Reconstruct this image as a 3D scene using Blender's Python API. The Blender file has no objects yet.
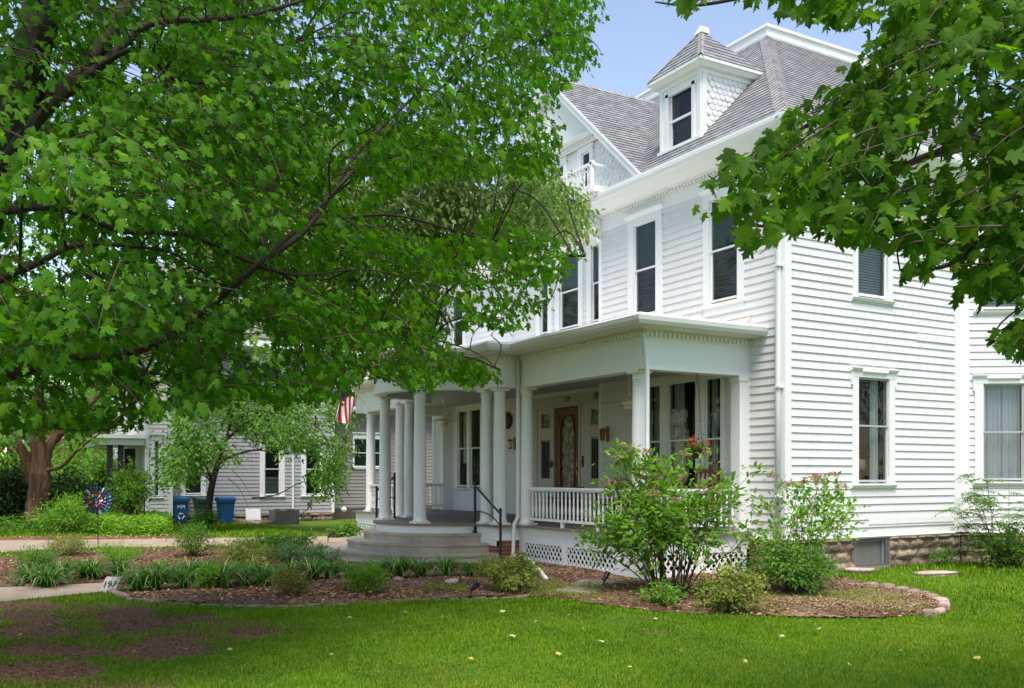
SUN_E, SUN_A, SUN_S, SUN_ANG, SKY_S, EXPO = 67, -30, 2.5, 32, .12, 1.47
import bpy, bmesh, math, random
import numpy as np
from mathutils import Vector, Matrix
R = random.Random(11)
rng = np.random.default_rng(11)
sc = bpy.context.scene
COL = sc.collection
PI = math.pi

# ------------------------------------------------------------------ camera geometry (metres; house corner at 0,0)
CF, CX, CH, EYE = 956.3, 512.0, 476.0, 1.55
AL = math.atan2(555.4, CF)
CAM = np.array([11.3615, -11.7981])
SA, CA = math.sin(AL), math.cos(AL)
def c2h(r, fw): return np.array([SA*r - CA*fw, CA*r + SA*fw])
def P(px, py, d):
    v = c2h((px-CX)/CF*d, d) + CAM
    return Vector((v[0], v[1], EYE-(py-CH)/CF*d))
def ray(px, py):
    v = c2h((px-CX)/CF, 1.0); return np.array([v[0], v[1], -(py-CH)/CF])
def onZ(px, py, z):
    r = ray(px, py); t = (z-EYE)/r[2]; return (CAM[0]+t*r[0], CAM[1]+t*r[1])
def proj_np(X):
    dx, dy = X[:, 0]-CAM[0], X[:, 1]-CAM[1]
    r = SA*dx+CA*dy; fw = -CA*dx+SA*dy
    fws = np.where(fw > .1, fw, .1)
    return CX+CF*r/fws, CH-CF*(X[:, 2]-EYE)/fws, fw

# ------------------------------------------------------------------ object helpers
def tag(o, label=None, cat=None, group=None, kind=None):
    if label: o['label'] = label
    if cat: o['category'] = cat
    if group: o['group'] = group
    if kind: o['kind'] = kind
    return o
def thing(name, loc, label, cat, group=None):
    o = bpy.data.objects.new(name, None); COL.objects.link(o); o.location = loc
    o.empty_display_size = .2
    return tag(o, label, cat, group)
def link(name, me, mat, parent=None, origin=None):
    if origin is not None:
        me.transform(Matrix.Translation(-Vector(origin)))
    o = bpy.data.objects.new(name, me); COL.objects.link(o)
    if mat is not None:
        for m in (mat if isinstance(mat, (list, tuple)) else [mat]): me.materials.append(m)
    if origin is not None: o.location = origin
    if parent is not None:
        o.parent = parent
        if parent.type == 'EMPTY' and parent.parent is None:
            o.matrix_parent_inverse = Matrix.Translation(-Vector(parent.location))
    return o
def copy_tree(o, parent=None):
    c = o.copy(); COL.objects.link(c)
    if parent is not None:
        c.parent = parent; c.matrix_parent_inverse = o.matrix_parent_inverse.copy()
    for ch in list(o.children): copy_tree(ch, c)
    return c

class MB:
    def __init__(s): s.v = []; s.f = []; s.mi = []; s.uv = None
    def add(s, vs, fs, mi=0):
        b = len(s.v); s.v.extend([tuple(x) for x in vs])
        for f in fs: s.f.append(tuple(b+i for i in f)); s.mi.append(mi)
    def para(s, o, a, b, c, mi=0):
        o, a, b, c = Vector(o), Vector(a), Vector(b), Vector(c)
        vs = [o, o+a, o+a+b, o+b, o+c, o+a+c, o+a+b+c, o+b+c]
        s.add(vs, [(0,3,2,1),(4,5,6,7),(0,1,5,4),(1,2,6,5),(2,3,7,6),(3,0,4,7)], mi)
    def box(s, x0, x1, y0, y1, z0, z1, mi=0):
        s.para((x0,y0,z0), (x1-x0,0,0), (0,y1-y0,0), (0,0,z1-z0), mi)
    def prism(s, pts, vec, mi=0):
        n = len(pts); pts = [Vector(p) for p in pts]; vec = Vector(vec)
        s.add(pts+[p+vec for p in pts], [tuple(range(n-1,-1,-1)), tuple(range(n, 2*n))]+[(i,(i+1)%n,n+(i+1)%n,n+i) for i in range(n)], mi)
    def tube(s, pts, rad, seg=8, mi=0, cap=True):
        pts = [Vector(p) for p in pts]; n = len(pts)
        if not hasattr(rad, '__len__'): rad = [rad]*n
        up = Vector((.13,.31,.94)); vs = []; fs = []
        t0 = (pts[1]-pts[0]).normalized()
        a = t0.cross(up); a = a if a.length > .1 else t0.cross(Vector((1,0,0))); a.normalize()
        for i in range(n):
            t = (pts[min(i+1,n-1)]-pts[max(i-1,0)])
            t = t.normalized() if t.length > 1e-9 else t0
            a = (a - t*a.dot(t)); a.normalize(); b = t.cross(a)
            for k in range(seg):
                an = 2*PI*k/seg; vs.append(pts[i]+(a*math.cos(an)+b*math.sin(an))*rad[i])
        for i in range(n-1):
            for k in range(seg):
                k2 = (k+1)%seg; fs.append((i*seg+k, i*seg+k2, (i+1)*seg+k2, (i+1)*seg+k))
        if cap: fs.append(tuple(range(seg-1,-1,-1))); fs.append(tuple((n-1)*seg+k for k in range(seg)))
        s.add(vs, fs, mi)
    def lathe(s, c, prof, seg=20, mi=0):
        c = Vector(c); vs = []; fs = []; n = len(prof)
        for r, z in prof:
            for k in range(seg):
                an = 2*PI*k/seg; vs.append(c+Vector((r*math.cos(an), r*math.sin(an), z)))
        for i in range(n-1):
            for k in range(seg):
                k2 = (k+1)%seg; fs.append((i*seg+k, i*seg+k2, (i+1)*seg+k2, (i+1)*seg+k))
        fs.append(tuple(range(seg-1,-1,-1))); fs.append(tuple((n-1)*seg+k for k in range(seg)))
        s.add(vs, fs, mi)
    def blob(s, c, r, n1=6, n2=9, jit=.0, mi=0):
        c = Vector(c); vs = [c+Vector((0,0,-r[2]))]; fs = []
        for i in range(1, n1):
            th = PI*i/n1
            for k in range(n2):
                an = 2*PI*k/n2; q = 1+R.uniform(-jit, jit)
                vs.append(c+Vector((r[0]*math.sin(th)*math.cos(an)*q, r[1]*math.sin(th)*math.sin(an)*q, -r[2]*math.cos(th)*q)))
        vs.append(c+Vector((0,0,r[2]))); L = len(vs)-1
        for k in range(n2):
            k2 = (k+1)%n2; fs.append((0,1+k2,1+k))
            for i in range(n1-2): fs.append((1+i*n2+k,1+i*n2+k2,1+(i+1)*n2+k2,1+(i+1)*n2+k))
            fs.append((L, 1+(n1-2)*n2+k, 1+(n1-2)*n2+k2))
        s.add(vs, fs, mi)
    def build(s, name, mat, parent=None, smooth=False, origin=None, angle=None):
        me = bpy.data.meshes.new(name); me.from_pydata(s.v, [], s.f)
        if any(s.mi): me.polygons.foreach_set('material_index', s.mi)
        if s.uv is not None:
            l = me.uv_layers.new(name='UVMap')
            vi = np.zeros(len(me.loops), dtype=np.int32); me.loops.foreach_get('vertex_index', vi)
            l.data.foreach_set('uv', np.array(s.uv, dtype=np.float32)[vi].ravel())
        if smooth:
            me.polygons.foreach_set('use_smooth', [True]*len(me.polygons))
            if angle is not None: me.set_sharp_from_angle(angle=angle)
        me.update()
        return link(name, me, mat, parent, origin)

def np_mesh(name, V, F, mat, parent=None, rnd=None, smooth=False, origin=None):
    me = bpy.data.meshes.new(name); V = np.asarray(V, dtype=np.float32); F = np.asarray(F, dtype=np.int32)
    me.vertices.add(len(V)); me.vertices.foreach_set('co', V.ravel())
    k = F.shape[1]
    me.loops.add(F.size); me.loops.foreach_set('vertex_index', F.ravel())
    me.polygons.add(len(F)); me.polygons.foreach_set('loop_start', np.arange(0, F.size, k, dtype=np.int32))
    me.update(calc_edges=True)
    if rnd is not None:
        a = me.attributes.new('rnd', 'FLOAT', 'POINT'); a.data.foreach_set('value', np.asarray(rnd, dtype=np.float32))
    if smooth: me.polygons.foreach_set('use_smooth', np.ones(len(F), dtype=bool))
    return link(name, me, mat, parent, origin)

class Frame:
    """wall frame: u along the wall, n outward, z up"""
    def __init__(s, o, u, n): s.o = Vector((o[0], o[1], 0)); s.u = Vector((u[0], u[1], 0)).normalized(); s.n = Vector((n[0], n[1], 0)).normalized()
    def pt(s, u, n, z): return s.o + s.u*u + s.n*n + Vector((0,0,z))
    def box(s, mb, u0, u1, z0, z1, n0, n1, mi=0):
        mb.para(s.pt(u0,n0,z0), s.u*(u1-u0), s.n*(n1-n0), Vector((0,0,z1-z0)), mi)
    def prof(s, mb, pr, u0, u1, mi=0):
        mb.prism([s.pt(u0,n,z) for n,z in pr], s.u*(u1-u0), mi)

# ------------------------------------------------------------------ materials
def nt(name):
    m = bpy.data.materials.new(name); m.use_nodes = True; t = m.node_tree
    for n in list(t.nodes): t.nodes.remove(n)
    out = t.nodes.new('ShaderNodeOutputMaterial')
    return m, t, out
def N(t, typ, **kw):
    n = t.nodes.new(typ)
    for k, v in kw.items():
        if k.startswith('i_'):
            key = k[2:].replace('_', ' ')
            n.inputs[int(key) if key.isdigit() else key].default_value = v
        else: setattr(n, k, v)
    return n
def ramp(t, fac, stops, interp='LINEAR'):
    r = t.nodes.new('ShaderNodeValToRGB'); cr = r.color_ramp; cr.interpolation = interp
    while len(cr.elements) < len(stops): cr.elements.new(.5)
    for e, (p, c) in zip(cr.elements, stops): e.position = p; e.color = (c[0], c[1], c[2], 1)
    t.links.new(fac, r.inputs[0]); return r.outputs[0]
def pmat(name, stops, scale=4., rough=.6, bump=0., bscale=None, detail=5., metal=0., spec=.4, stretch=None, coat=0):
    m, t, out = nt(name); L = t.links.new
    tc = N(t, 'ShaderNodeTexCoord'); mp = N(t, 'ShaderNodeMapping')
    if stretch: mp.inputs['Scale'].default_value = stretch
    L(tc.outputs['Object'], mp.inputs[0])
    nz = N(t, 'ShaderNodeTexNoise'); nz.inputs['Scale'].default_value = scale; nz.inputs['Detail'].default_value = detail; nz.inputs['Roughness'].default_value = .62
    L(mp.outputs[0], nz.inputs['Vector'])
    b = N(t, 'ShaderNodeBsdfPrincipled'); b.inputs['Roughness'].default_value = rough; b.inputs['Metallic'].default_value = metal
    b.inputs['Specular IOR Level'].default_value = spec
    L(ramp(t, nz.outputs[0], stops), b.inputs['Base Color'])
    if bump:
        n2 = N(t, 'ShaderNodeTexNoise'); n2.inputs['Scale'].default_value = bscale or scale*4; n2.inputs['Detail'].default_value = 4
        L(mp.outputs[0], n2.inputs['Vector'])
        bp = N(t, 'ShaderNodeBump'); bp.inputs['Strength'].default_value = 1.; bp.inputs['Distance'].default_value = bump
        L(n2.outputs[0], bp.inputs['Height']); L(bp.outputs[0], b.inputs['Normal'])
    L(b.outputs[0], out.inputs[0]); return m
def two(c, d=.12): return [(.3, [x*(1-d) for x in c]), (.7, [min(1, x*(1+d)) for x in c])]

def paint(name, c, dirt=.10, rough=.5):
    """old house paint: chalky, faint vertical rain streaks and dirt specks"""
    m, t, out = nt(name); L = t.links.new
    tc = N(t, 'ShaderNodeTexCoord')
    mp = N(t, 'ShaderNodeMapping'); mp.inputs['Scale'].default_value = (9, 9, .8); L(tc.outputs['Object'], mp.inputs[0])
    a = N(t, 'ShaderNodeTexNoise'); a.inputs['Scale'].default_value = 1.2; a.inputs['Detail'].default_value = 6; L(mp.outputs[0], a.inputs['Vector'])
    b2 = N(t, 'ShaderNodeTexNoise'); b2.inputs['Scale'].default_value = .9; b2.inputs['Detail'].default_value = 4; L(tc.outputs['Object'], b2.inputs['Vector'])
    mul = N(t, 'ShaderNodeMath', operation='MULTIPLY'); L(a.outputs[0], mul.inputs[0]); L(b2.outputs[0], mul.inputs[1])
    colr = ramp(t, mul.outputs[0], [(.08, [x*(1-dirt) for x in c]), (.17, [x*(1-.2*dirt) for x in c]), (.3, c)])
    b = N(t, 'ShaderNodeBsdfPrincipled'); b.inputs['Roughness'].default_value = rough; b.inputs['Specular IOR Level'].default_value = .35
    L(colr, b.inputs['Base Color'])
    n2 = N(t, 'ShaderNodeTexNoise'); n2.inputs['Scale'].default_value = 35; n2.inputs['Detail'].default_value = 3; L(mp.outputs[0], n2.inputs['Vector'])
    bp = N(t, 'ShaderNodeBump'); bp.inputs['Strength'].default_value = .5; bp.inputs['Distance'].default_value = .0015
    L(n2.outputs[0], bp.inputs['Height']); L(bp.outputs[0], b.inputs['Normal'])
    L(b.outputs[0], out.inputs[0]); return m

def leafmat(name, stops, trans=.38, rough=.6, spec=.15, tboost=(1.25, 1.5, .6)):
    m, t, out = nt(name); L = t.links.new
    at = N(t, 'ShaderNodeAttribute', attribute_name='rnd')
    c = ramp(t, at.outputs['Fac'], [(p, [min(1, k*1.14) for k in q]) for p, q in stops])
    b = N(t, 'ShaderNodeBsdfPrincipled'); b.inputs['Roughness'].default_value = rough; b.inputs['Specular IOR Level'].default_value = spec
    L(c, b.inputs['Base Color'])
    tr = N(t, 'ShaderNodeBsdfTranslucent')
    mu = N(t, 'ShaderNodeMix', data_type='RGBA', blend_type='MULTIPLY'); mu.inputs[0].default_value = 1.
    L(c, mu.inputs[6]); mu.inputs[7].default_value = (*[min(2, x) for x in tboost], 1)
    L(mu.outputs[2], tr.inputs[0])
    mx = N(t, 'ShaderNodeMixShader'); mx.inputs[0].default_value = trans
    L(b.outputs[0], mx.inputs[1]); L(tr.outputs[0], mx.inputs[2]); L(mx.outputs[0], out.inputs[0]); return m

def glassmat():
    m, t, out = nt('window_glass'); L = t.links.new
    fr = N(t, 'ShaderNodeFresnel'); fr.inputs[0].default_value = 1.5
    ad = N(t, 'ShaderNodeMath', operation='MULTIPLY_ADD'); ad.inputs[1].default_value = .65; ad.inputs[2].default_value = .01; ad.use_clamp = True
    L(fr.outputs[0], ad.inputs[0])
    tr = N(t, 'ShaderNodeBsdfTransparent'); tr.inputs[0].default_value = (.72,.78,.76,1)
    gl = N(t, 'ShaderNodeBsdfGlossy'); gl.inputs['Roughness'].default_value = .02
    tc = N(t, 'ShaderNodeTexCoord'); nz = N(t, 'ShaderNodeTexNoise'); nz.inputs['Scale'].default_value = 2.2; L(tc.outputs['Object'], nz.inputs['Vector'])
    bp = N(t, 'ShaderNodeBump'); bp.inputs['Strength'].default_value = .35; bp.inputs['Distance'].default_value = .01
    L(nz.outputs[0], bp.inputs['Height']); L(bp.outputs[0], gl.inputs['Normal'])
    mx = N(t, 'ShaderNodeMixShader'); L(ad.outputs[0], mx.inputs[0]); L(tr.outputs[0], mx.inputs[1]); L(gl.outputs[0], mx.inputs[2])
    L(mx.outputs[0], out.inputs[0]); return m

def brickmat(name, c1, c2, mortar, scale, bw=.5, bh=.25, ms=.02, uv=False, rough=.85, bump=.006, rot=None, off=.5, bias=0):
    m, t, out = nt(name); L = t.links.new
    tc = N(t, 'ShaderNodeTexCoord'); mp = N(t, 'ShaderNodeMapping')
    if rot: mp.inputs['Rotation'].default_value = rot
    L(tc.outputs['UV' if uv else 'Object'], mp.inputs[0])
    br = N(t, 'ShaderNodeTexBrick'); br.inputs['Color1'].default_value = (*c1,1); br.inputs['Color2'].default_value = (*c2,1); br.inputs['Mortar'].default_value = (*mortar,1)
    br.inputs['Scale'].default_value = scale; br.inputs['Brick Width'].default_value = bw; br.inputs['Row Height'].default_value = bh; br.inputs['Mortar Size'].default_value = ms
    br.inputs['Mortar Smooth'].default_value = .3; br.offset = off; br.inputs['Bias'].default_value = bias
    L(mp.outputs[0], br.inputs['Vector'])
    nz = N(t, 'ShaderNodeTexNoise'); nz.inputs['Scale'].default_value = 6; nz.inputs['Detail'].default_value = 8; L(tc.outputs['Object'], nz.inputs['Vector'])
    mx = N(t, 'ShaderNodeMix', data_type='RGBA', blend_type='MULTIPLY'); mx.inputs[0].default_value = .75
    L(br.outputs[0], mx.inputs[6]); L(ramp(t, nz.outputs[0], [(.3,(.62,.62,.62)),(.7,(1.25,1.25,1.25))]), mx.inputs[7])
    b = N(t, 'ShaderNodeBsdfPrincipled'); b.inputs['Roughness'].default_value = rough; b.inputs['Specular IOR Level'].default_value = .25
    L(mx.outputs[2], b.inputs['Base Color'])
    sb = N(t, 'ShaderNodeMath', operation='MULTIPLY_ADD'); sb.inputs[1].default_value = -1.; L(br.outputs[1], sb.inputs[0])
    n3 = N(t, 'ShaderNodeTexNoise'); n3.inputs['Scale'].default_value = 40; L(tc.outputs['Object'], n3.inputs['Vector'])
    L(n3.outputs[0], sb.inputs[2])
    bp = N(t, 'ShaderNodeBump'); bp.inputs['Distance'].default_value = bump; L(sb.outputs[0], bp.inputs['Height']); L(bp.outputs[0], b.inputs['Normal'])
    L(b.outputs[0], out.inputs[0]); return m

M = {}
M['siding'] = paint('white_siding_paint', (.71,.70,.695), .14)
M['trim'] = paint('white_trim_paint', (.80,.80,.79), .10, .42)
M['column'] = paint('column_paint', (.80,.81,.80), .07, .38)
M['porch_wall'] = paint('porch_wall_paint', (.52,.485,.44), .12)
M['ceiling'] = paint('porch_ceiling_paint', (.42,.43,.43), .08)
M['deck'] = pmat('deck_boards', two((.20,.165,.145), .25), 3, .6, .002, 30, stretch=(12,.6,1))
M['glass'] = glassmat()
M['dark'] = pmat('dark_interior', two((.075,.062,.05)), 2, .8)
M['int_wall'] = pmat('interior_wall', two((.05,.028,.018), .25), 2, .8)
M['blind'] = pmat('blind_green', two((.075,.17,.13), .15), 3, .6)
M['blind_dark'] = pmat('blind_dark', two((.10,.098,.10), .15), 3, .6)
M['blind_white'] = pmat('blind_white', two((.55,.60,.64), .08), 3, .6)
M['sheer'] = pmat('sheer_curtain', two((.78,.78,.86), .10), 6, .9, stretch=(6,6,.3))
M['drape'] = pmat('grey_drape', two((.62,.67,.70), .10), 6, .9)
M['brick'] = brickmat('red_brick', (.30,.085,.05), (.22,.06,.04), (.30,.26,.22), 4.6, .95, .33, .035, rot=(PI/2,0,0))
M['shingle'] = brickmat('roof_shingles', (.24,.244,.252), (.172,.176,.184), (.082,.084,.088), 1, .30, .14, .009, uv=True, bump=.004)
M['ridgecap'] = brickmat('ridge_cap_shingles', (.30,.29,.29), (.24,.235,.235), (.11,.11,.11), 1, .6, .17, .012, uv=True, bump=.006)
M['fish'] = paint('shingle_paint', (.77,.77,.755), .14)
M['coping'] = paint('roof_coping_paint', (.82,.82,.83), .06, .4)
M['concrete'] = pmat('step_concrete', [(.25,(.31,.26,.195)),(.5,(.43,.37,.29)),(.75,(.52,.455,.365))], 2.5, .85, .003, 60, 8)
M['walk'] = pmat('walk_concrete', [(.25,(.20,.145,.10)),(.5,(.29,.22,.16)),(.75,(.36,.285,.22))], 1.6, .9, .003, 60, 8)
M['iron'] = pmat('black_iron', two((.012,.012,.013)), 8, .4, spec=.5)
M['door'] = pmat('door_wood', [(.3,(.095,.020,.010)),(.7,(.185,.042,.020))], 2, .38, .0015, 20, stretch=(14,14,1), spec=.5)
M['leadglass'] = pmat('leaded_glass', [(.4,(.05,.04,.03)),(.6,(.30,.27,.20))], 9, .15, .004, 30, spec=.6)
M['brown'] = pmat('lantern_wood', two((.25,.10,.04), .25), 5, .5)
M['brass'] = pmat('aged_brass', two((.35,.24,.08), .2), 6, .35, metal=.9)
M['lampglass'] = pmat('frosted_lamp_glass', two((.72,.66,.45), .06), 6, .3)
M['red'] = pmat('red_cushion', two((.42,.018,.02), .2), 4, .8)
M['redchair'] = pmat('dark_red_chair', two((.14,.01,.012), .2), 4, .4)
M['num'] = pmat('black_numerals', two((.02,.02,.022)), 8, .45)
M['pipe'] = paint('downspout_paint', (.72,.74,.73), .14, .35)
M['metal_grey'] = pmat('grey_metal', two((.105,.10,.11), .2), 5, .45)
M['storm'] = paint('grey_storm_sash', (.42,.43,.44), .1)
M['darkwood'] = pmat('dark_wood', two((.04,.022,.015), .2), 5, .5)

def stonemat():
    m, t, out = nt('limestone_blocks'); L = t.links.new
    tc = N(t, 'ShaderNodeTexCoord')
    nz = N(t, 'ShaderNodeTexNoise'); nz.inputs['Scale'].default_value = 5; nz.inputs['Detail'].default_value = 9; nz.inputs['Roughness'].default_value = .7; L(tc.outputs['Object'], nz.inputs['Vector'])
    at = N(t, 'ShaderNodeAttribute', attribute_name='rnd')
    ad = N(t, 'ShaderNodeMath', operation='MULTIPLY_ADD'); ad.inputs[1].default_value = .35; L(at.outputs['Fac'], ad.inputs[0]); L(nz.outputs[0], ad.inputs[2])
    b = N(t, 'ShaderNodeBsdfPrincipled'); b.inputs['Roughness'].default_value = .9
    L(ramp(t, ad.outputs[0], [(.35,(.05,.033,.02)),(.5,(.15,.105,.065)),(.68,(.27,.20,.135)),(.95,(.38,.30,.22))]), b.inputs['Base Color'])
    n2 = N(t, 'ShaderNodeTexNoise'); n2.inputs['Scale'].default_value = 16; n2.inputs['Detail'].default_value = 6; L(tc.outputs['Object'], n2.inputs['Vector'])
    bp = N(t, 'ShaderNodeBump'); bp.inputs['Distance'].default_value = .06; L(n2.outputs[0], bp.inputs['Height']); L(bp.outputs[0], b.inputs['Normal'])
    L(b.outputs[0], out.inputs[0]); return m
M['stone'] = stonemat()

def text_mesh(txt, size, depth=.006):
    cu = bpy.data.curves.new('txt', 'FONT'); cu.body = txt; cu.size = size; cu.extrude = depth; cu.align_x = 'CENTER'; cu.align_y = 'CENTER'
    o = bpy.data.objects.new('txt', cu); COL.objects.link(o)
    dg = bpy.context.evaluated_depsgraph_get(); me = bpy.data.meshes.new_from_object(o.evaluated_get(dg))
    bpy.data.objects.remove(o); return me
def lettering(name, txt, size, F, u, z, n, mat, parent, tilt=0):
    me = text_mesh(txt, size)
    m = Matrix.Identity(4)
    for i, c in enumerate((F.u, Vector((0,0,1)), F.n)):
        for k in range(3): m[k][i] = c[k]
    me.transform(Matrix.Translation(F.pt(u, n, z)) @ m)
    return link(name, me, mat, parent)
# ================================================================== THE HOUSE
house = thing('victorian_house', (-6.5, 5.0, -.1), 'large white clapboard Victorian house with grey shingle roof, dormer and columned front porch', 'house')
FF = Frame((0,0), (1,0), (0,-1))           # front wall, y = 0     (u = x)
FR = Frame((0,.3), (1,0), (0,-1))          # recessed front wall, y = .3
FS = Frame((0,0), (0,1), (1,0))            # side wall, x = 0       (u = y)
FE = Frame((-5.2,0), (0,1), (-1,0))
BD = Vector((.57,.8217,0)).normalized()
FB = Frame((0,4.62), (BD.x,BD.y), (BD.y,-BD.x))   # canted bay wall
BL = 1.75
bq = FB.pt(BL,0,0)
FB2 = Frame((bq.x,bq.y), (0,1), (1,0))
ZS, ZT = .52, 6.86                         # siding bottom / top
BRD = .135

def siding(F, u0, u1, z0, z1, holes, mat, name='siding', parent=house):
    mb = MB(); z = z0
    while z < z1-.005:
        zt = min(z+BRD, z1)
        # split the course vertically where a hole edge crosses it
        cuts = sorted({z, zt}|{h[2] for h in holes if z < h[2] < zt}|{h[3] for h in holes if z < h[3] < zt})
        for a, b in zip(cuts[:-1], cuts[1:]):
            zm = (a+b)/2; sp = [(u0,u1)]
            for h in holes:
                if h[2] < zm < h[3]:
                    ns = []
                    for s0, s1 in sp:
                        if h[1] <= s0 or h[0] >= s1: ns.append((s0,s1)); continue
                        if h[0] > s0: ns.append((s0,h[0]))
                        if h[1] < s1: ns.append((h[1],s1))
                    sp = ns
            fa = .025-.020*(a-z)/BRD; fb = .025-.020*(b-z)/BRD
            sp2 = []
            for s0, s1 in sp:      # butt joints
                q = s0; L_ = R.uniform(1.2,4.4)
                while q+L_ < s1-.5: sp2.append((q,q+L_-.003)); q += L_; L_ = R.uniform(2.2,4.6)
                sp2.append((q,s1))
            for s0, s1 in sp2:
                if s1-s0 > .02:
                    j = R.uniform(-.0012,.0012)
                    F.prof(mb, [(-.03,a),(fa+j,a),(fb+j,b),(-.03,b)], s0, s1)
        z = zt
    return mb.build(name, mat, parent)

def pane_obj(F, u0, u1, z0, z1, n, par, name='pane'):
    mb = MB(); mb.add([F.pt(u0,n,z0),F.pt(u1,n,z0),F.pt(u1,n,z1),F.pt(u0,n,z1)], [(0,1,2,3)])
    return mb.build(name, M['glass'], par)

def blinds(F, u0, u1, z0, z1, n, mat, par, pitch=.048, name='blind'):
    mb = MB(); z = z0
    while z < z1-.01:
        F.prof(mb, [(n-.010,z),(n+.012,z+pitch*.55),(n+.012,z+pitch*.55+.003),(n-.010,z+.003)], u0, u1); z += pitch
    F.box(mb, u0, u1, z1-.03, z1, n-.012, n+.014)
    return mb.build(name, mat, par)
def curtain(F, u0, u1, z0, z1, n, mat, par, waves=9, amp=.022, name='curtain'):
    vs = []; fs = []; K = waves*8; ph = R.random()*6
    for i in range(K+1):
        u = u0+(u1-u0)*i/K; d = amp*math.sin(ph+2*PI*waves*i/K)+amp*.5*math.sin(ph*2+2*PI*waves*.37*i/K)
        vs += [F.pt(u,n+d*.6,z1), F.pt(u+.01*math.sin(i),n+d*1.3,z0)]
    for i in range(K): fs.append((2*i,2*i+1,2*i+3,2*i+2))
    mb = MB(); mb.add(vs, fs); return mb.build(name, mat, par, smooth=True)

def window(F, u0, u1, z0, z1, cas=.13, split=.5, head='hood', cover=None, sill=True, sides=(1,1), apron=False, par=house, mat=None, mid=True, smat=None):
    """u0..z1 is the sash opening. Returns the window part (casing) with sash, panes, covering as sub-parts; the hole for the siding."""
    mat = mat or M['trim']; mb = MB()
    for side, (a, b) in enumerate(((u0-cas,u0),(u1,u1+cas))):
        if sides[side]: F.box(mb, a, b, z0-.05, z1+.02, -.09, .042)
    F.box(mb, u0-cas, u1+cas, z1, z1+.13, -.09, .046)
    if head == 'cap':
        F.prof(mb, [(-.03,z1+.13),(.05,z1+.13),(.10,z1+.20),(.10,z1+.23),(-.03,z1+.25)], u0-cas-.05, u1+cas+.05)
    if head == 'eared':   # eared hood with a raised centre lug, as on the side wall
        w = u1-u0
        F.box(mb, u0-cas-.035, u0-cas+.002, z1-.14, z1+.16, -.02, .052)
        F.box(mb, u1+cas-.002, u1+cas+.035, z1-.14, z1+.16, -.02, .052)
        for a, b in ((u0-cas-.05,u0+.06),(u1-.06,u1+cas+.05)):
            F.prof(mb, [(.03,z1+.10),(.065,z1+.105),(.095,z1+.15),(.095,z1+.165),(.03,z1+.17)], a, b)
        F.prof(mb, [(.03,z1+.065),(.06,z1+.07),(.085,z1+.095),(.085,z1+.11),(.03,z1+.12)], u0+.08, u1-.08)
        F.box(mb, u0-.005, u1+.005, z1+.10, z1+.15, .03, .058)
    if sill: F.prof(mb, [(-.09,z0-.10),(.045,z0-.10),(.075,z0-.055),(.075,z0-.045),(-.09,z0-.02)], u0-cas-.03, u1+cas+.03)
    if apron: F.box(mb, u0-cas, u1+cas, z0-.24, z0-.10, -.03, .030)
    w = mb.build('window', mat, par)
    zm = z0+(z1-z0)*split; s = MB(); t = .034
    for (a, b, n) in (((zm-.016,z1,.008),(z0,zm+.016,-.012)) if mid else ((z0,z1,-.03),)):
        F.box(s, u0, u0+t, a, b, n-.03, n); F.box(s, u1-t, u1, a, b, n-.03, n)
        F.box(s, u0+t, u1-t, b-t, b, n-.03, n-.001); F.box(s, u0+t, u1-t, a, a+t*(1.2 if a==z0 else .8), n-.03, n-.001)
    s.build('sash', smat or mat, w)
    if mid:
        pane_obj(F, u0+t, u1-t, zm, z1-t, -.008, w); pane_obj(F, u0+t, u1-t, z0+t, zm, -.028, w)
    else: pane_obj(F, u0+t, u1-t, z0+t, z1-t, -.045, w)
    if cover: cover(w)
    return (u0-cas+.01, u1+cas-.01, z0-.09, z1+.12)

Hf, Hr, Hs, Hb = [], [], [], []            # holes per wall
# second floor windows of the front wall
def two_blinds(F, u0, u1, z0, z1, zm):
    def f(w):
        blinds(F, u0, u1, zm, z1, -.075, M['blind'], w); blinds(F, u0, u1, z0, zm, -.095, M['blind_dark'], w)
    return f
Hf.append(window(FF, -4.03, -3.33, 4.74, 6.58, .19, .5, 'cap', two_blinds(FF,-4.05,-3.3,4.7,6.62,5.66), apron=False))
Hf.append(window(FF, -1.80, -1.08, 4.68, 6.52, .16, .5, 'cap', two_blinds(FF,-1.83,-1.05,4.64,6.55,5.6), apron=True))
# porch triple window under the roof, front wall
for a, b in ((-3.58,-3.20),(-2.97,-2.17),(-1.92,-1.50)):
    Hf.append(window(FF, a, b, 1.28, 3.33, .115, .46, None, (lambda w, a=a, b=b: (curtain(FF, a, a+(b-a)*.36, 1.25, 3.36, -.14, M['drape'], w, 4),)), mat=M['trim']))
# recessed wall: second floor triple, door surround left empty, 1F double, far left upper
for a, b in ((-8.09,-7.73),(-7.23,-6.45),(-5.95,-5.50)):
    Hr.append(window(FR, a, b, 4.94, 6.62, .17, .5, 'cap', two_blinds(FR, a-.02, b+.02, 4.9, 6.66, 5.78)))
Hr.append(window(FR, -12.78, -12.12, 5.15, 6.62, .13, .5, 'cap', two_blinds(FR,-12.8,-12.1,5.1,6.66,5.9)))
for a, b in ((-12.45,-11.86),(-11.70,-11.10)):
    Hr.append(window(FR, a, b, 1.26, 3.36, .08, .5, None, (lambda w, a=a, b=b: curtain(FR, a, b, 1.9, 3.36, -.16, M['drape'], w, 5)) if a < -12 else None))
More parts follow.
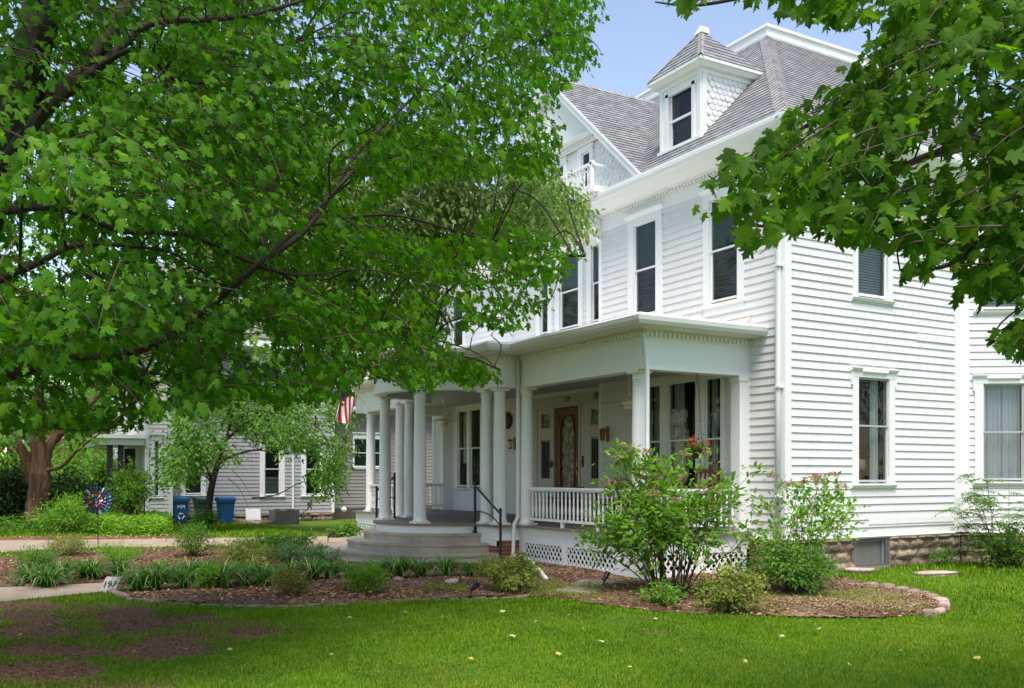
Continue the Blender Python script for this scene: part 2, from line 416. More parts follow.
# side wall
def c_side1(w): curtain(FS, 2.27, 2.48, 1.42, 3.3, -.17, M['drape'], w, 3, .02); curtain(FS, 2.58, 2.64, 1.42, 3.3, -.2, M['blind_dark'], w, 2, .02)
Hs.append(window(FS, 1.735, 2.532, 1.443, 3.271, .15, .54, 'eared', c_side1, smat=M['storm']))
Hs.append(window(FS, 1.72, 2.50, 4.70, 6.50, .12, .5, 'eared', lambda w: blinds(FS, 1.70, 2.52, 4.68, 6.52, -.13, M['blind_white'], w)))
# bay
def c_bay(w):
    for a, b in ((.40,.78),(.77,1.12)): curtain(FB, a, b, 1.5, 3.3, -.14, M['sheer'], w, 6, .025)
Hb.append(window(FB, .385, 1.13, 1.47, 3.29, .15, .5, 'eared', c_bay, smat=M['storm']))
Hb.append(window(FB, .385, 1.13, 4.70, 6.50, .15, .5, 'eared', lambda w: blinds(FB, .37, 1.15, 4.68, 6.52, -.13, M['blind_white'], w)))

DX0, DX1 = -7.475, -6.45                   # door opening on the recessed wall
Hd = (-8.50, -5.25, .6, 3.42)              # door surround panel
siding(FF, -5.2, -.0, ZS, ZT, Hf, M['siding'])
siding(FE, 0, .3, ZS, ZT, [], M['siding'])
siding(FR, -14.02, -5.2, ZS, ZT, Hr+[Hd], M['siding'])
Hs_sid = siding(FS, 0, 4.5, ZS, ZT, Hs, M['siding'])
siding(FB, .0, BL, ZS, ZT, Hb, M['siding'])
siding(FB2, 0, 3.0, ZS, ZT, [], M['siding'])
# end and back walls close the body
mb = MB()
mb.box(-14.02, -13.96, .3, 10, ZS, ZT); mb.box(-14.0, 1.0, 9.94, 10.0, ZS, ZT); mb.box(.95, 1.0, bq.y+3, 10, ZS, ZT)
mb.build('back_wall', M['siding'], house)
# corner boards, frieze boards, water table
for F_, a in ((FF,(-.11,.045,ZS-.02,ZT,.0,.048)),(FS,(.002,.10,ZS-.02,ZT,.0,.046)),(FF,(-5.245,-5.13,ZS,ZT,.0,.03)),(FS,(4.38,4.56,ZS-.02,ZT,.0,.045)),(FB,(-.02,.13,ZS-.02,ZT,0,.044)),(FB,(BL-.1,BL+.02,ZS-.02,ZT,0,.045)),(FB2,(.0,.1,ZS-.02,ZT,0,.045)),(FR,(-14.06,-13.9,ZS,ZT,0,.045))):
    mb = MB(); F_.box(mb, *a); mb.build('corner_board', M['trim'], house)
mb = MB()
FS.prof(mb, [(-.02,ZS-.06),(.02,ZS-.06),(.045,ZS-.03),(.03,ZS),(-.02,ZS)], .1, 4.38)
FF.prof(mb, [(-.02,ZS-.06),(.02,ZS-.06),(.045,ZS-.03),(.03,ZS),(-.02,ZS)], -.8, -.11)
FB.prof(mb, [(-.02,ZS-.06),(.02,ZS-.06),(.045,ZS-.03),(.03,ZS),(-.02,ZS)], .13, BL)
mb.build('water_table', M['trim'], house)
# odd replaced board pieces on the side wall
for a in ((2.0,4.37,.70,.815,.020,.032),(3.3,4.37,4.02,4.14,.020,.031)):
    mb = MB(); FS.box(mb, *a); mb.build('patch_board', M['trim'], house)

# ---- foundation of rock-faced limestone with a basement vent
def stones(F, u0, u1, z0, z1, name='foundation', parent=house, hole=None, rowh=.17, n=0.0):
    V, Fc, rn = [], [], []; z = z0; r = 0
    while z < z1-.01:
        zt = min(z+rowh*R.uniform(.85,1.15), z1)
        if z1-zt < .06: zt = z1
        u = u0-(R.random()*.2)
        while u < u1:
            ue = u+R.uniform(.28,.62); a, b = max(u,u0), min(ue,u1)
            segs = [(a,b)]
            if hole and zt > hole[2]+.03 and z < hole[3]:
                segs = [(a,min(b,hole[0]))] if a < hole[0] else []
                if b > hole[1]: segs.append((max(a,hole[1]),b))
            for a, b in segs:
                if b-a < .05: continue
                base = len(V); K = 5; d = R.uniform(.0,.03); g = .008; q = R.random()
                for i in range(K+1):
                    for j in range(4):
                        uu = a+g+(b-a-2*g)*i/K; zz = z+g+(zt-z-2*g)*j/3
                        e = 0 if i in (0,K) or j in (0,3) else 1
                        nn = n+(.02 if not e else .045+d+R.uniform(-.03,.035))
                        V.append(F.pt(uu+(0 if i in (0,K) else R.uniform(-.01,.01)), nn, zz)); rn.append(q)
                for i in range(K):
                    for j in range(3):
                        p = base+i*4+j; Fc.append((p,p+4,p+5,p+1))
            u = ue
        z = zt
    o = np_mesh(name, V, Fc, M['stone'], parent, rn); return o
stones(FS, 0, 4.56, -.3, ZS-.05, hole=(1.60,2.56,-.03,ZS))
stones(FB, 0, BL, -.3, ZS-.05); stones(FB2, 0, 3, -.3, ZS-.05)
stones(FF, -.8, 0.02, -.3, ZS-.05)
M['mortar'] = pmat('mortar', two((.22,.19,.15), .2), 8, .95)
mb = MB(); FS.box(mb, -.01, 1.60, -.4, ZS-.04, -.2, .015); mb.build('foundation_backing', M['mortar'], house); mb = MB(); FS.box(mb, 2.56, 4.56, -.4, ZS-.04, -.2, .015); FS.box(mb, 1.60, 2.56, -.4, -.03, -.2, .015); mb.build('foundation_backing', M['mortar'], house); mb = MB()
FB.box(mb, 0, BL, -.4, ZS-.04, -.2, .015); FB2.box(mb, 0, 3, -.4, ZS-.04, -.2, .015); FF.box(mb, -.8, -.2, -.4, ZS-.04, -.2, .014); FR.box(mb, -14, -13.1, -.4, ZS, -.2, 0)
mb.build('foundation_backing', M['mortar'], house)
mb = MB()
FS.box(mb, 1.60, 1.64, -.03, ZS-.06, -.12, .0); FS.box(mb, 2.46, 2.56, -.03, ZS-.06, -.12, .01); FS.box(mb, 1.64, 2.46, ZS-.12, ZS-.06, -.12, .0); FS.box(mb, 1.64, 2.46, -.03, .0, -.12, .01)
bw = mb.build('basement_window', M['metal_grey'], house)
M['bw_pane'] = pmat('basement_panel', two((.16,.155,.15), .18), 3, .35, stretch=(1,6,.6))
mb = MB(); FS.box(mb, 1.64, 2.46, .0, ZS-.12, -.08, -.055); mb.build('panel', M['bw_pane'], bw)
mb = MB(); FS.box(mb, 2.40, 2.46, .0, ZS-.12, -.055, -.02); mb.build('frame', pmat('grey_frame', two((.17,.18,.19)), 4, .5), bw)

# ---- interior: floors and a few inner walls (seen only through the panes)
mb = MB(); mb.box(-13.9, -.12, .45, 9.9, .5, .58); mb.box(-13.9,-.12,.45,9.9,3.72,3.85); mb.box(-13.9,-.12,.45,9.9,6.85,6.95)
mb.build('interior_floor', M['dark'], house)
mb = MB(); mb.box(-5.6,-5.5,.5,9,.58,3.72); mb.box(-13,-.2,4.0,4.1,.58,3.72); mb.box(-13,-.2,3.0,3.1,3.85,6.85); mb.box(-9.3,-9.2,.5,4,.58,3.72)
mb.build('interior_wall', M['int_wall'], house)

# lamp on a table just inside the side window
tl = thing('table_lamp', (-.42,2.34,1.35), 'small table lamp with cream shade inside the lower side window', 'lamp')
mb = MB(); mb.lathe((-.42,2.34,1.38), [(.06,0),(.05,.02),(.015,.05),(.03,.12),(.035,.18),(.012,.24),(.012,.32)], 14); mb.build('base', M['brass'], tl, smooth=True)
mb = MB(); mb.lathe((-.42,2.34,1.66), [(.115,0),(.075,.19)], 18); mb.build('lamp_shade', M['lampglass'], tl, smooth=True)
st = thing('side_table', (-.5,2.0,.58), 'small dark table holding the lamp behind the lower side window', 'table')
mb = MB(); mb.box(-.75,-.2,1.95,2.7,1.34,1.38); mb.build('tabletop', M['darkwood'], st)
for x in (-.73,-.26):
    for y in (1.97,2.64): mb = MB(); mb.box(x,x+.04,y,y+.04,.58,1.34); mb.build('leg', M['darkwood'], st)
# ---- sweeps along a plan path with mitred corners
def off_path(path, d):
    out = []; n = len(path)
    for i in range(n):
        p = Vector(path[i]); a = (p-Vector(path[i-1])).normalized() if i > 0 else None; b = (Vector(path[i+1])-p).normalized() if i < n-1 else None
        na = Vector((-a.y,a.x)) if a else None; nb = Vector((-b.y,b.x)) if b else None
        if na is None: m = nb
        elif nb is None: m = na
        else:
            m = na+nb; m = m/(max(.25, m.length_squared/2)) if m.length > 1e-6 else na
        out.append(p+m*d)
    return out
def sweep(mb, path, prof, mi=0):
    L = [off_path(path, n) for n, z in prof]; k = len(prof); n = len(path); vs = []; fs = []
    for i in range(n):
        for j in range(k): vs.append((L[j][i].x, L[j][i].y, prof[j][1]))
    for i in range(n-1):
        for j in range(k):
            j2 = (j+1)%k; fs.append((i*k+j, (i+1)*k+j, (i+1)*k+j2, i*k+j2))
    fs.append(tuple(range(k))); fs.append(tuple((n-1)*k+j for j in range(k-1,-1,-1)))
    mb.add(vs, fs, mi)
def dentils(mb, path, n0, n1, z0, z1, w=.05, gap=.05):
    a0, a1 = off_path(path, n0), off_path(path, n1)
    for i in range(len(path)-1):
        p, q = a0[i], a0[i+1]; r, s = a1[i], a1[i+1]; L = (s-r).length; K = max(1, int(L/(w+gap))); d = (q-p)
        m = off_path(path[i:i+2], 1); nn = (m[0]-Vector(path[i])).normalized()
        for k in range(K):
            t = (k+.5)/K; c = p.lerp(q, t); dd = d.normalized()
            o = c-dd*w/2
            mb.para((o.x,o.y,z0), (dd.x*w,dd.y*w,0), (nn.x*(n1-n0),nn.y*(n1-n0),0), (0,0,z1-z0))
def ngon(mb, pts, z0, z1, mi=0):
    n = len(pts); vs = [(p[0],p[1],z0) for p in pts]+[(p[0],p[1],z1) for p in pts]
    mb.add(vs, [tuple(range(n-1,-1,-1)), tuple(range(n,2*n))]+[(i,(i+1)%n,n+(i+1)%n,n+i) for i in range(n)], mi)

# ---- main cornice (box gutter, crown, dentils); outward normal is to the left of travel
mp = [(1.0,8.5),(bq.x,bq.y),(0,4.62),(0,0),(-5.2,0),(-5.2,.28)]
mp = [(x,y) for x,y in mp][::-1]; mp = mp[::-1]
def leftify(path):   # left normal must point outward
    return path[::-1]
mpo = leftify(mp)
mpo = mpo  # travel from the recess to the bay; left normal of +x travel is +y (inward) so reverse
def outward(path, test):
    o = off_path(path, .1); i = len(path)//2
    return path if (o[i]-Vector(test)).length > (Vector(path[i])-Vector(test)).length else path[::-1]
mpath = outward(mp, (-3,4))
CORN = [(.0,6.84),(.035,6.84),(.04,6.99),(.13,7.0),(.14,7.03),(.26,7.05),(.30,7.07),(.36,7.09),(.43,7.17),(.47,7.19),(.49,7.26),(.46,7.29),(0,7.30)]
mb = MB(); sweep(mb, mpath, CORN); mb.build('cornice', M['trim'], house)
mb = MB(); dentils(mb, mpath, .04, .10, 6.94, 6.99, .045, .045); mb.build('dentil_molding', M['trim'], house)
mp2 = outward([(-14.02,.3),(-5.2,.3)], (-9,4))
mb = MB(); sweep(mb, mp2, [(0,6.78),(.05,6.78),(.06,6.9),(.16,6.92),(.2,7.0),(.32,7.02),(.38,7.12),(.38,7.16),(0,7.2)]); mb.build('cornice', M['trim'], house)
mb = MB(); FF.box(mb, -5.3, .05, 6.70, 6.842, .0, .034); FS.box(mb, -.03, 4.6, 6.70, 6.842, 0, .034); mb.build('frieze_board', M['trim'], house)

# ---- roof planes built of overlapping shingle courses
def courses(poly, up, out, mat, name, par=house, h=.14, th=.011, overlap=0):
    """poly: planar polygon (3D); up: unit vector up the slope; courses step up the slope"""
    poly = [Vector(p) for p in poly]; up = Vector(up).normalized(); nrm = Vector(out).normalized(); side = up.cross(nrm).normalized()
    o = poly[0]; Q = [((p-o).dot(side),(p-o).dot(up)) for p in poly]
    v0 = min(q[1] for q in Q); v1 = max(q[1] for q in Q); mb = MB(); mb.uv = []
    def span(v):
        xs = []
        for (a, b), (c, d) in zip(Q, Q[1:]+Q[:1]):
            if (b-v)*(d-v) <= 0 and abs(b-d) > 1e-9: xs.append(a+(c-a)*(v-b)/(d-b))
        return (min(xs), max(xs)) if len(xs) > 1 else None
    v = v0; e = 1e-4
    while v < v1-.01:
        t = min(v+h, v1); s0, s1 = span(v+e), span(t-e)
        if s0 and s1:
            lo = nrm*(th*1.0); hi = nrm*(th*.1)
            pt = lambda s, vv, n: o+side*s+up*vv+n
            vs = [pt(s0[0],v,lo),pt(s0[1],v,lo),pt(s1[1],t,hi),pt(s1[0],t,hi),pt(s0[0],v,-lo),pt(s0[1],v,-lo),pt(s1[1],t,-lo),pt(s1[0],t,-lo)]
            mb.add(vs, [(0,1,2,3),(4,5,1,0),(5,6,2,1),(7,4,0,3),(7,6,5,4)])
            r0 = v/h*.14
            mb.uv += [(s0[0],r0+.001),(s0[1],r0+.001),(s1[1],r0+.139),(s1[0],r0+.139)]*2
        v = t
    return mb.build(name, mat, par)
ZE = 7.30; T = Vector((-3.5,3.1,10.9)); EF = Vector((.46,-.46,ZE))
sl = (T.z-ZE)/(T.y-EF.y); ss = (T.z-ZE)/(EF.x-T.x)
upF = Vector((0,1,sl)).normalized(); nF = Vector((0,-sl,1)).normalized()
upS = Vector((-1,0,ss)).normalized(); nS = Vector((ss,0,1)).normalized()
BK = 9.0
courses([EF, T, (-6.85,3.1,10.9), (-6.85,2.75,10.545), (-3.34,-.46,ZE)], upF, nF, M['shingle'], 'roof')
courses([(-10.36,-.46,ZE), (-6.85,2.75,10.545), (-6.85,3.1,10.9), (-10.5,3.1,10.9), (-14.2,-.46,ZE)], upF, nF, M['shingle'], 'roof')
courses([EF, T, (-3.5,BK,10.9), (.46,BK,ZE)], upS, nS, M['shingle'], 'roof')
mb = MB(); mb.box(-13.5,-3.5,3.1,BK,10.8,10.88); mb.prism([(-14.2,-.4,ZE-.02),(-10.5,3.1,10.88),(-10.5,BK,10.88),(-14.2,BK+3,ZE-.02)], (.05,0,0)); mb.prism([(-14,BK+1,ZE),(.4,BK+1,ZE),(-3.5,BK,10.88),(-10.5,BK,10.88)], (0,.05,0))
mb.build('roof_deck', M['shingle'], house)
# white coping round the flat top
mb = MB()
cp = outward([(-11,3.1),(-3.5,3.1),(-3.5,BK)], (-8,6))
sweep(mb, cp, [(-.05,10.84),(.03,10.84),(.05,10.90),(.05,11.05),(.09,11.07),(.09,11.13),(-.05,11.15)])
mb.build('roof_coping', M['coping'], house)
# hip ridge caps
def ridge(p, q, name='ridge_cap', w=.16, lift=.03, dr=.62):
    p, q = Vector(p), Vector(q); d = (q-p); L = d.length; d.normalize(); n = int(L/.17); mb = MB(); mb.uv = []
    s = d.cross(Vector((0,0,1))).normalized(); up = s.cross(d)
    for i in range(n):
        a = p+d*(L*i/n); b = p+d*(L*(i+1)/n+.03); l1 = lift+.012; l2 = lift-.004
        vs = [a+up*l1, a+s*w+up*(l1-w*dr), b+s*w+up*(l2-w*dr), b+up*l2, b-s*w+up*(l2-w*dr), a-s*w+up*(l1-w*dr)]
        vs += [x-up*.012 for x in vs]
        mb.add(vs, [(0,1,2,3),(0,3,4,5),(0,6,7,1),(0,5,11,6),(1,7,8,2),(5,4,10,11)])
        mb.uv += [(.3,i*.17+.02),(.6,i*.17+.02),(.6,i*.17+.15),(.3,i*.17+.15),(0.,i*.17+.15),(0.,i*.17+.02)]*2
    return mb.build(name, M['ridgecap'], house)
ridge(EF+Vector((-.05,.05,.02)), T)
mb = MB(); sweep(mb, outward([(-5.3,-.46),(.46,-.46),(.46,9)], (-3,4)), [(-.03,7.285),(.02,7.285),(.02,7.345),(-.03,7.35)]); mb.build('roof_edge', M['coping'], house)

# ---- front gable
GX, GA, GH, GY = -6.85, 10.55, 3.55, -.36   # centre, apex z, half width at z=7.36, rake front
GZ0 = 7.36; gs = (GA-GZ0)/GH
Lp = (GX-GH, GY, GZ0); Rp = (GX+GH, GY, GZ0); Ap = (GX, GY, GA)
bk = 5.0
courses([(GX+GH,GY-.02,GZ0), (GX,GY-.02,GA), (GX,bk,GA), (GX+GH,bk,GZ0)], Vector((-1,0,gs)), Vector((gs,0,1)), M['shingle'], 'gable_roof')
courses([(GX-GH,GY-.02,GZ0), (GX,GY-.02,GA), (GX,bk,GA), (GX-GH,bk,GZ0)], Vector((1,0,gs)), Vector((-gs,0,1)), M['shingle'], 'gable_roof')
ridge((GX,GY,GA), (GX,bk,GA), w=.13, lift=.02, dr=.9)
mb = MB()
for s in (1,-1):
    a = Vector((GX+s*GH,GY,GZ0-.02)); b = Vector((GX,GY,GA-.02)); d = Vector((0,0,-.20))
    mb.prism([a+Vector((0,0,.0)), b, b+d, a+Vector((-s*.22,0,0))], (0,.05,0))
    mb.prism([a+Vector((0,-.03,.02)), b+Vector((0,-.03,.02)), b+Vector((0,-.03,-.05)), a+Vector((-s*.05,-.03,0))], (0,.028,0))
    # soffit
    mb.prism([b+Vector((0,.05,-.06)), b+Vector((0,.4,-.06)), a+Vector((-s*.10,.4,.03)), a+Vector((-s*.10,.05,.03))], (0,0,-.025))
mb.build('rake_board', M['trim'], house)
# gable face: upper panel stands proud above a dentilled shelf, fish-scale shingles below
zsh = 8.86
def ghw(z): return GH*(GA-z)/(GA-GZ0)
mb = MB(); h = ghw(zsh)-.05
mb.prism([(GX-h,-.16,zsh),(GX+h,-.16,zsh),(GX,-.16,GA-.06)], (0,.1,0)); mb.build('gable_panel', M['trim'], house)
mb = MB(); pth = outward([(GX-h+.1,-.06),(GX+h-.1,-.06)], (GX,4))
sweep(mb, pth, [(0,zsh-.17),(.03,zsh-.17),(.04,zsh-.06),(.10,zsh-.05),(.15,zsh+.0),(.16,zsh+.04),(0,zsh+.05)]); dentils(mb, pth, .03, .075, zsh-.12, zsh-.07, .045, .05)
mb.build('gable_shelf', M['trim'], house)
mb = MB()
for s in (1,-1):
    xi = -5.45 if s > 0 else -8.08
    mb.prism([(xi,-.02,GZ0-.12),(GX+s*(GH-.02),-.02,GZ0-.12),(GX+s*(ghw(zsh)-.05),-.02,zsh),(xi,-.02,zsh)], (0,.06,0))
mb.box(-8.08,-5.45,-.02,.04,GZ0-.12,7.66); mb.box(-8.08,-5.45,-.02,.04,8.64,zsh)
mb.box(-7.50,-7.23,-.02,.04,7.66,8.64); mb.box(-6.47,-5.97,-.02,.04,7.66,8.64)
mb.build('gable_wall', M['fish'], house)
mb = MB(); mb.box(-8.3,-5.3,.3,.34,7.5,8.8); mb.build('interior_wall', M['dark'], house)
def scales(F, inside, u0, u1, z0, z1, w=.135, hh=.115, n=.0, kind='round'):
    mb = MB(); r = 0; z = z0
    while z < z1:
        u = u0+(w/2 if r % 2 else 0)
        while u < u1:
            if inside(u, z) and inside(u+w, z) and inside(u+w/2, z-hh*.4):
                g = .004; t = n+.026+R.uniform(-.005,.006); a, b = u+g, u+w-g; zt = z+hh*1.15; m = (a+b)/2; rr = (b-a)/2
                if kind == 'round': pr = [(a,zt),(a,z)]+[(m-rr*math.cos(PI*k/6), z-rr*.8*math.sin(PI*k/6)) for k in range(1,6)]+[(b,z),(b,zt)]
                else: pr = [(a,zt),(a,z),(m-rr*.5,z-rr*.75),(m+rr*.5,z-rr*.75),(b,z),(b,zt)]
                k = len(pr); j = R.uniform(-.004,.004)
                fr = [F.pt(x,(t if zz < z+.5*hh else n+.002),zz+j) for x,zz in pr]; bk_ = [F.pt(x,n-.004,zz+j) for x,zz in pr]
                mb.add(fr+bk_, [tuple(range(k))]+[(i,k+i,k+(i+1)%k,(i+1)%k) for i in range(k)])
            u += w
        z += hh; r += 1
    return mb
FG = Frame((0,-.02), (1,0), (0,-1))
GW = ((-7.95,-7.6),(-7.13,-6.57),(-5.87,-5.55))
def in_gab(u, z): return abs(u-GX) < ghw(z+.1)-.12 and not (-8.2 < u < -5.35 and z < 8.9) and not (-5.6 < u < -5.35 and z < 8.9)
scales(FG, in_gab, GX-GH, GX+GH, 7.42, 8.66, .17, .14, kind='hex').build('gable_shingles', M['fish'], house)
for a, b in GW: window(FG, a, b, 7.72, 8.55, .13, .5, None, lambda w, a=a, b=b: blinds(FG, a, b, 7.7, 8.2, -.12, M['blind_dark'], w), sill=True)
# little balcony at the gable foot, with its bracket
mb = MB(); bx0, bx1 = -9.15, -4.62
mb.box(bx0, bx1, -.62, -.02, 7.36, 7.42); mb.box(bx0+.05, bx1-.05, -.56, -.02, 7.29, 7.36); mb.box(bx0+.12, bx1-.12, -.5, -.02, 7.2, 7.29)
mb.build('gable_balcony', M['trim'], house)
mb = MB(); mb.box(bx0+.04, bx1-.04, -.60, -.53, 7.92, 7.97); mb.box(bx0+.04, bx1-.04, -.585, -.545, 7.48, 7.52)
for s in (bx0+.08, bx1-.14):
    mb.box(s, s+.06, -.60, -.53, 7.42, 8.0); mb.box(s, s+.05, -.53, -.03, 7.92, 7.96); mb.box(s,s+.05,-.53,-.03,7.48,7.51)
bal = mb.build('balcony_railing', M['trim'], house)
for i in range(34):
    x = bx0+.25+(bx1-bx0-.5)*i/33; mb = MB()
    mb.lathe((x,-.565,7.52), [(.014,0),(.02,.02),(.012,.06),(.019,.16),(.024,.22),(.012,.33),(.02,.37),(.014,.40)], 6); mb.build('baluster', M['trim'], bal, smooth=True)
mb = MB()
for x in (-5.28,):
    mb.prism([(x,-.02,7.0),(x,-.40,7.0),(x,-.36,6.9),(x,-.24,6.8),(x,-.14,6.74),(x,-.1,6.58),(x,-.02,6.5)], (.12,0,0)); mb.blob((x+.06,-.28,6.88), (.09,.09,.09), 6, 10)
mb.build('bracket', M['trim'], house)

# ---- dormer with shingled cheeks and a hipped pyramid roof
DY = .02; d0, d1 = -3.21, -2.06; dz0 = ZE+sl*(DY-EF.y); dzt = 9.05
FD = Frame((0,DY), (1,0), (0,-1)); FDR = Frame((d1,0), (0,1), (1,0)); FDL = Frame((d0,0), (0,1), (-1,0))
ybk = EF.y+(dzt-ZE)/sl
mb = MB()
for x in (d0, d1-.06): mb.prism([(x,DY,dz0-.1),(x,DY,dzt),(x,ybk+.1,dzt),(x,DY+.05,dz0-.1)], (.06,0,0))
FD.box(mb, d0, d0+.2, dz0-.05, dzt, -.06, .02); FD.box(mb, d1-.2, d1, dz0-.05, dzt, -.06, .02); FD.box(mb, d0+.2, d1-.2, dz0-.03, 7.80, -.06, .02); FD.box(mb, d0+.2, d1-.2, 8.84, dzt, -.06, .02)
dormer = mb.build('dormer', M['trim'], house)
mb = MB(); FD.box(mb, d0-.05, d1+.05, 7.74, 7.80, -.05, .07); FD.box(mb, d0-.01, d0+.06, dz0-.06, dzt, .0, .04); FD.box(mb, d1-.06, d1+.012, dz0-.06, dzt, .0, .04)
FDR.box(mb, DY-.0, DY+.10, dz0-.1, dzt, .0, .035)
for p, q in (((d0+.2-.05,d0+.24),(7.80,8.86)), ((d1-.24,d1-.15),(7.80,8.86))): FD.box(mb, p[0], p[1], q[0], q[1], .0, .04)
FD.box(mb, d0+.1, d1-.1, 8.80, 8.86, -.02, .04)
FD.box(mb, d0+.24, d1-.24, 8.29, 8.335, -.04, -.0); FD.box(mb, d0+.24, d0+.285, 7.8, 8.8, -.05, -.01); FD.box(mb, d1-.285, d1-.24, 7.8, 8.8, -.05, -.01)
mb.build('window', M['trim'], dormer)
pane_obj(FD, d0+.28, d1-.28, 7.8, 8.31, -.045, dormer); pane_obj(FD, d0+.28, d1-.28, 8.31, 8.8, -.03, dormer)
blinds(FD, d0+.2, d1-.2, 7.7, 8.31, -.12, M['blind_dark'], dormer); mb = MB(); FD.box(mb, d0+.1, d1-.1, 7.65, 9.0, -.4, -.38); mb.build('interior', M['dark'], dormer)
def in_chk(u, z):
    return DY+.10 < u and z < dzt-.02 and z > ZE+sl*(u-EF.y)-.22
scales(FDR, in_chk, DY+.11, ybk+.3, dz0+.05, dzt, .125, .105, n=.004).build('cheek_shingles', M['fish'], dormer)
mb = MB(); ov = .20
dp = outward([(d0,ybk),(d0,DY),(d1,DY),(d1,ybk+.25)], ((d0+d1)/2,1))
sweep(mb, dp, [(0,dzt-.10),(.04,dzt-.10),(.05,dzt-.03),(.12,dzt-.02),(.17,dzt+.05),(ov,dzt+.06),(ov,dzt+.12),(0,dzt+.12)]); mb.build('dormer_cornice', M['trim'], dormer)
ez = dzt+.12; e0, e1, ef = d0-ov, d1+ov, DY-ov; apx = Vector(((d0+d1)/2, DY+.50, 10.06))
rb = Vector((apx.x, EF.y+(10.28-ZE)/sl, 10.28)); eb = EF.y+(ez-ZE)/sl
def tri_courses(a, b, c, *more):
    poly = [Vector(a), Vector(b), Vector(c)]+[Vector(m) for m in more]
    nrm = (poly[1]-poly[0]).cross(poly[2]-poly[0]); nrm = nrm if nrm.z > 0 else -nrm; nrm.normalize()
    s = (poly[0]-poly[1]).normalized(); up = nrm.cross(s); up = up if up.z > 0 else -up
    return courses(poly, up, nrm, M['shingle'], 'dormer_roof', dormer)
tri_courses((e0,ef,ez), (e1,ef,ez), apx)
tri_courses((e1,ef,ez), (e1,eb,ez), apx)
tri_courses((e0,ef,ez), (e0,eb,ez), apx)
tri_courses((e0,eb,ez), (e1,eb,ez), apx)
mb = MB(); mb.prism([(apx.x-.10,apx.y-.09,10.0),(apx.x+.10,apx.y-.09,10.0),(apx.x,apx.y-.02,10.16)], (0,.2,0)); mb.build('dormer_finial', M['coping'], dormer)
for x in (e1, e0):
    p, q = Vector((x,ef,ez+.01)), apx
    d = q-p; s = d.cross(Vector((0,0,1))).normalized(); mb = MB(); mb.uv = []; n = 9
    for i in range(n):
        a = p+d*(i/n); b = p+d*((i+1.15)/n); l1 = Vector((0,0,.035)); l2 = Vector((0,0,.018))
        mb.add([a+l1, a+s*.06-l2*1.6, b+s*.06-l2*1.9, b+l2, b-s*.06-l2*1.9, a-s*.06-l2*1.6], [(0,1,2,3),(0,3,4,5)]); mb.uv += [(.3,i*.17+.02),(.6,i*.17+.02),(.6,i*.17+.15),(.3,i*.17+.15),(0,i*.17+.15),(0,i*.17+.02)]
    mb.build('ridge_cap', M['ridgecap'], dormer)
# ================================================================== THE PORCH (parts of the house)
DZ = .60; PCX, PCY = -7.10, -2.72
def arc(r, a0, a1, n=28): return [(PCX+r*math.cos(math.radians(a0+(a1-a0)*i/n)), PCY+r*math.sin(math.radians(a0+(a1-a0)*i/n))) for i in range(n+1)]
XR, XL, YP = -.80, -13.55, -2.30
XA, XB, YB = -4.72, -9.48, -2.80
def plan(o, r):  # plan path of the porch front, offset o outward; r = radius of the bow
    a = math.degrees(math.asin(min(1, (abs(YB-PCY)+o)/r)))
    return [(XR+o,.0),(XR+o,YP-o),(XA+o,YP-o),(XA+o,YB-o)] + arc(r, 360-a, 180+a) + [(XB-o,YB-o),(XB-o,YP-o),(XL-o,YP-o),(XL-o,.3)]
# deck, skirt
mb = MB(); dpts = plan(.07, 1.55)+[(-5.25,.3),(-5.2,0)]
ngon(mb, dpts, DZ-.045, DZ); mb.build('porch_deck', M['deck'], house)
mb = MB(); pp = outward(plan(0, 1.50), (-7,0))
sweep(mb, pp, [(-.06,.30),(.0,.30),(.0,DZ-.046),(-.06,DZ-.046)])
sweep(mb, outward(plan(0,1.50)[3:-3], (-7,0)), [(-.06,.2),(.006,.2),(.006,.30),(-.06,.30)])
mb.build('deck_fascia', M['trim'], house)
# lattice skirts
def lattice(F, u0, u1, z0, z1, par=house):
    mb = MB(); w = .032; pitch = .125
    for s in (1,-1):
        k = -40
        while k < 80:
            # diagonal strip clipped to the rectangle
            c = u0 + k*pitch*1.0; k += 1
            a0 = (c, z0) if s > 0 else (c, z1); H = z1-z0
            ua, ub = c, c+H*.82
            ta = max(0, (u0-ua)/(ub-ua)); tb = min(1, (u1-ua)/(ub-ua))
            if ta >= tb: continue
            za, zb = (z0,z1) if s > 0 else (z1,z0)
            p = (ua+(ub-ua)*ta, za+(zb-za)*ta); q = (ua+(ub-ua)*tb, za+(zb-za)*tb)
            n0 = .0 if s > 0 else .0065
            d = w*.62
            mb.prism([F.pt(p[0]-d,n0,p[1]),F.pt(p[0]+d,n0,p[1]),F.pt(q[0]+d,n0,q[1]),F.pt(q[0]-d,n0,q[1])], F.n*.006)
    o = mb.build('lattice_panel', M['trim'], par)
    mb = MB(); F.box(mb, u0-.07, u1+.07, z0-.10, z0+.004, -.006, .022); F.box(mb, u0-.07, u1+.07, z1-.004, z1+.035, -.006, .02)
    F.box(mb, u0-.07, u0+.004, z0, z1, -.006, .021); F.box(mb, u1-.004, u1+.07, z0, z1, -.006, .021); mb.build('frame', M['trim'], o)
    return o
FPF = Frame((0,YP+.02), (1,0), (0,-1)); FPS = Frame((XR-.02,0), (0,1), (1,0)); FPL = Frame((0,YP+.02), (1,0), (0,-1))
for a, b in ((-4.50,-3.19),(-3.05,-1.56)): lattice(FPF, a, b, -.035, .265)
for a, b in ((-2.1,-1.2),(-1.06,-.15)): lattice(FPS, a, b, -.035, .265)
for a, b in ((-13.35,-11.5),(-11.36,-9.6)): lattice(FPF, a, b, -.035, .265)
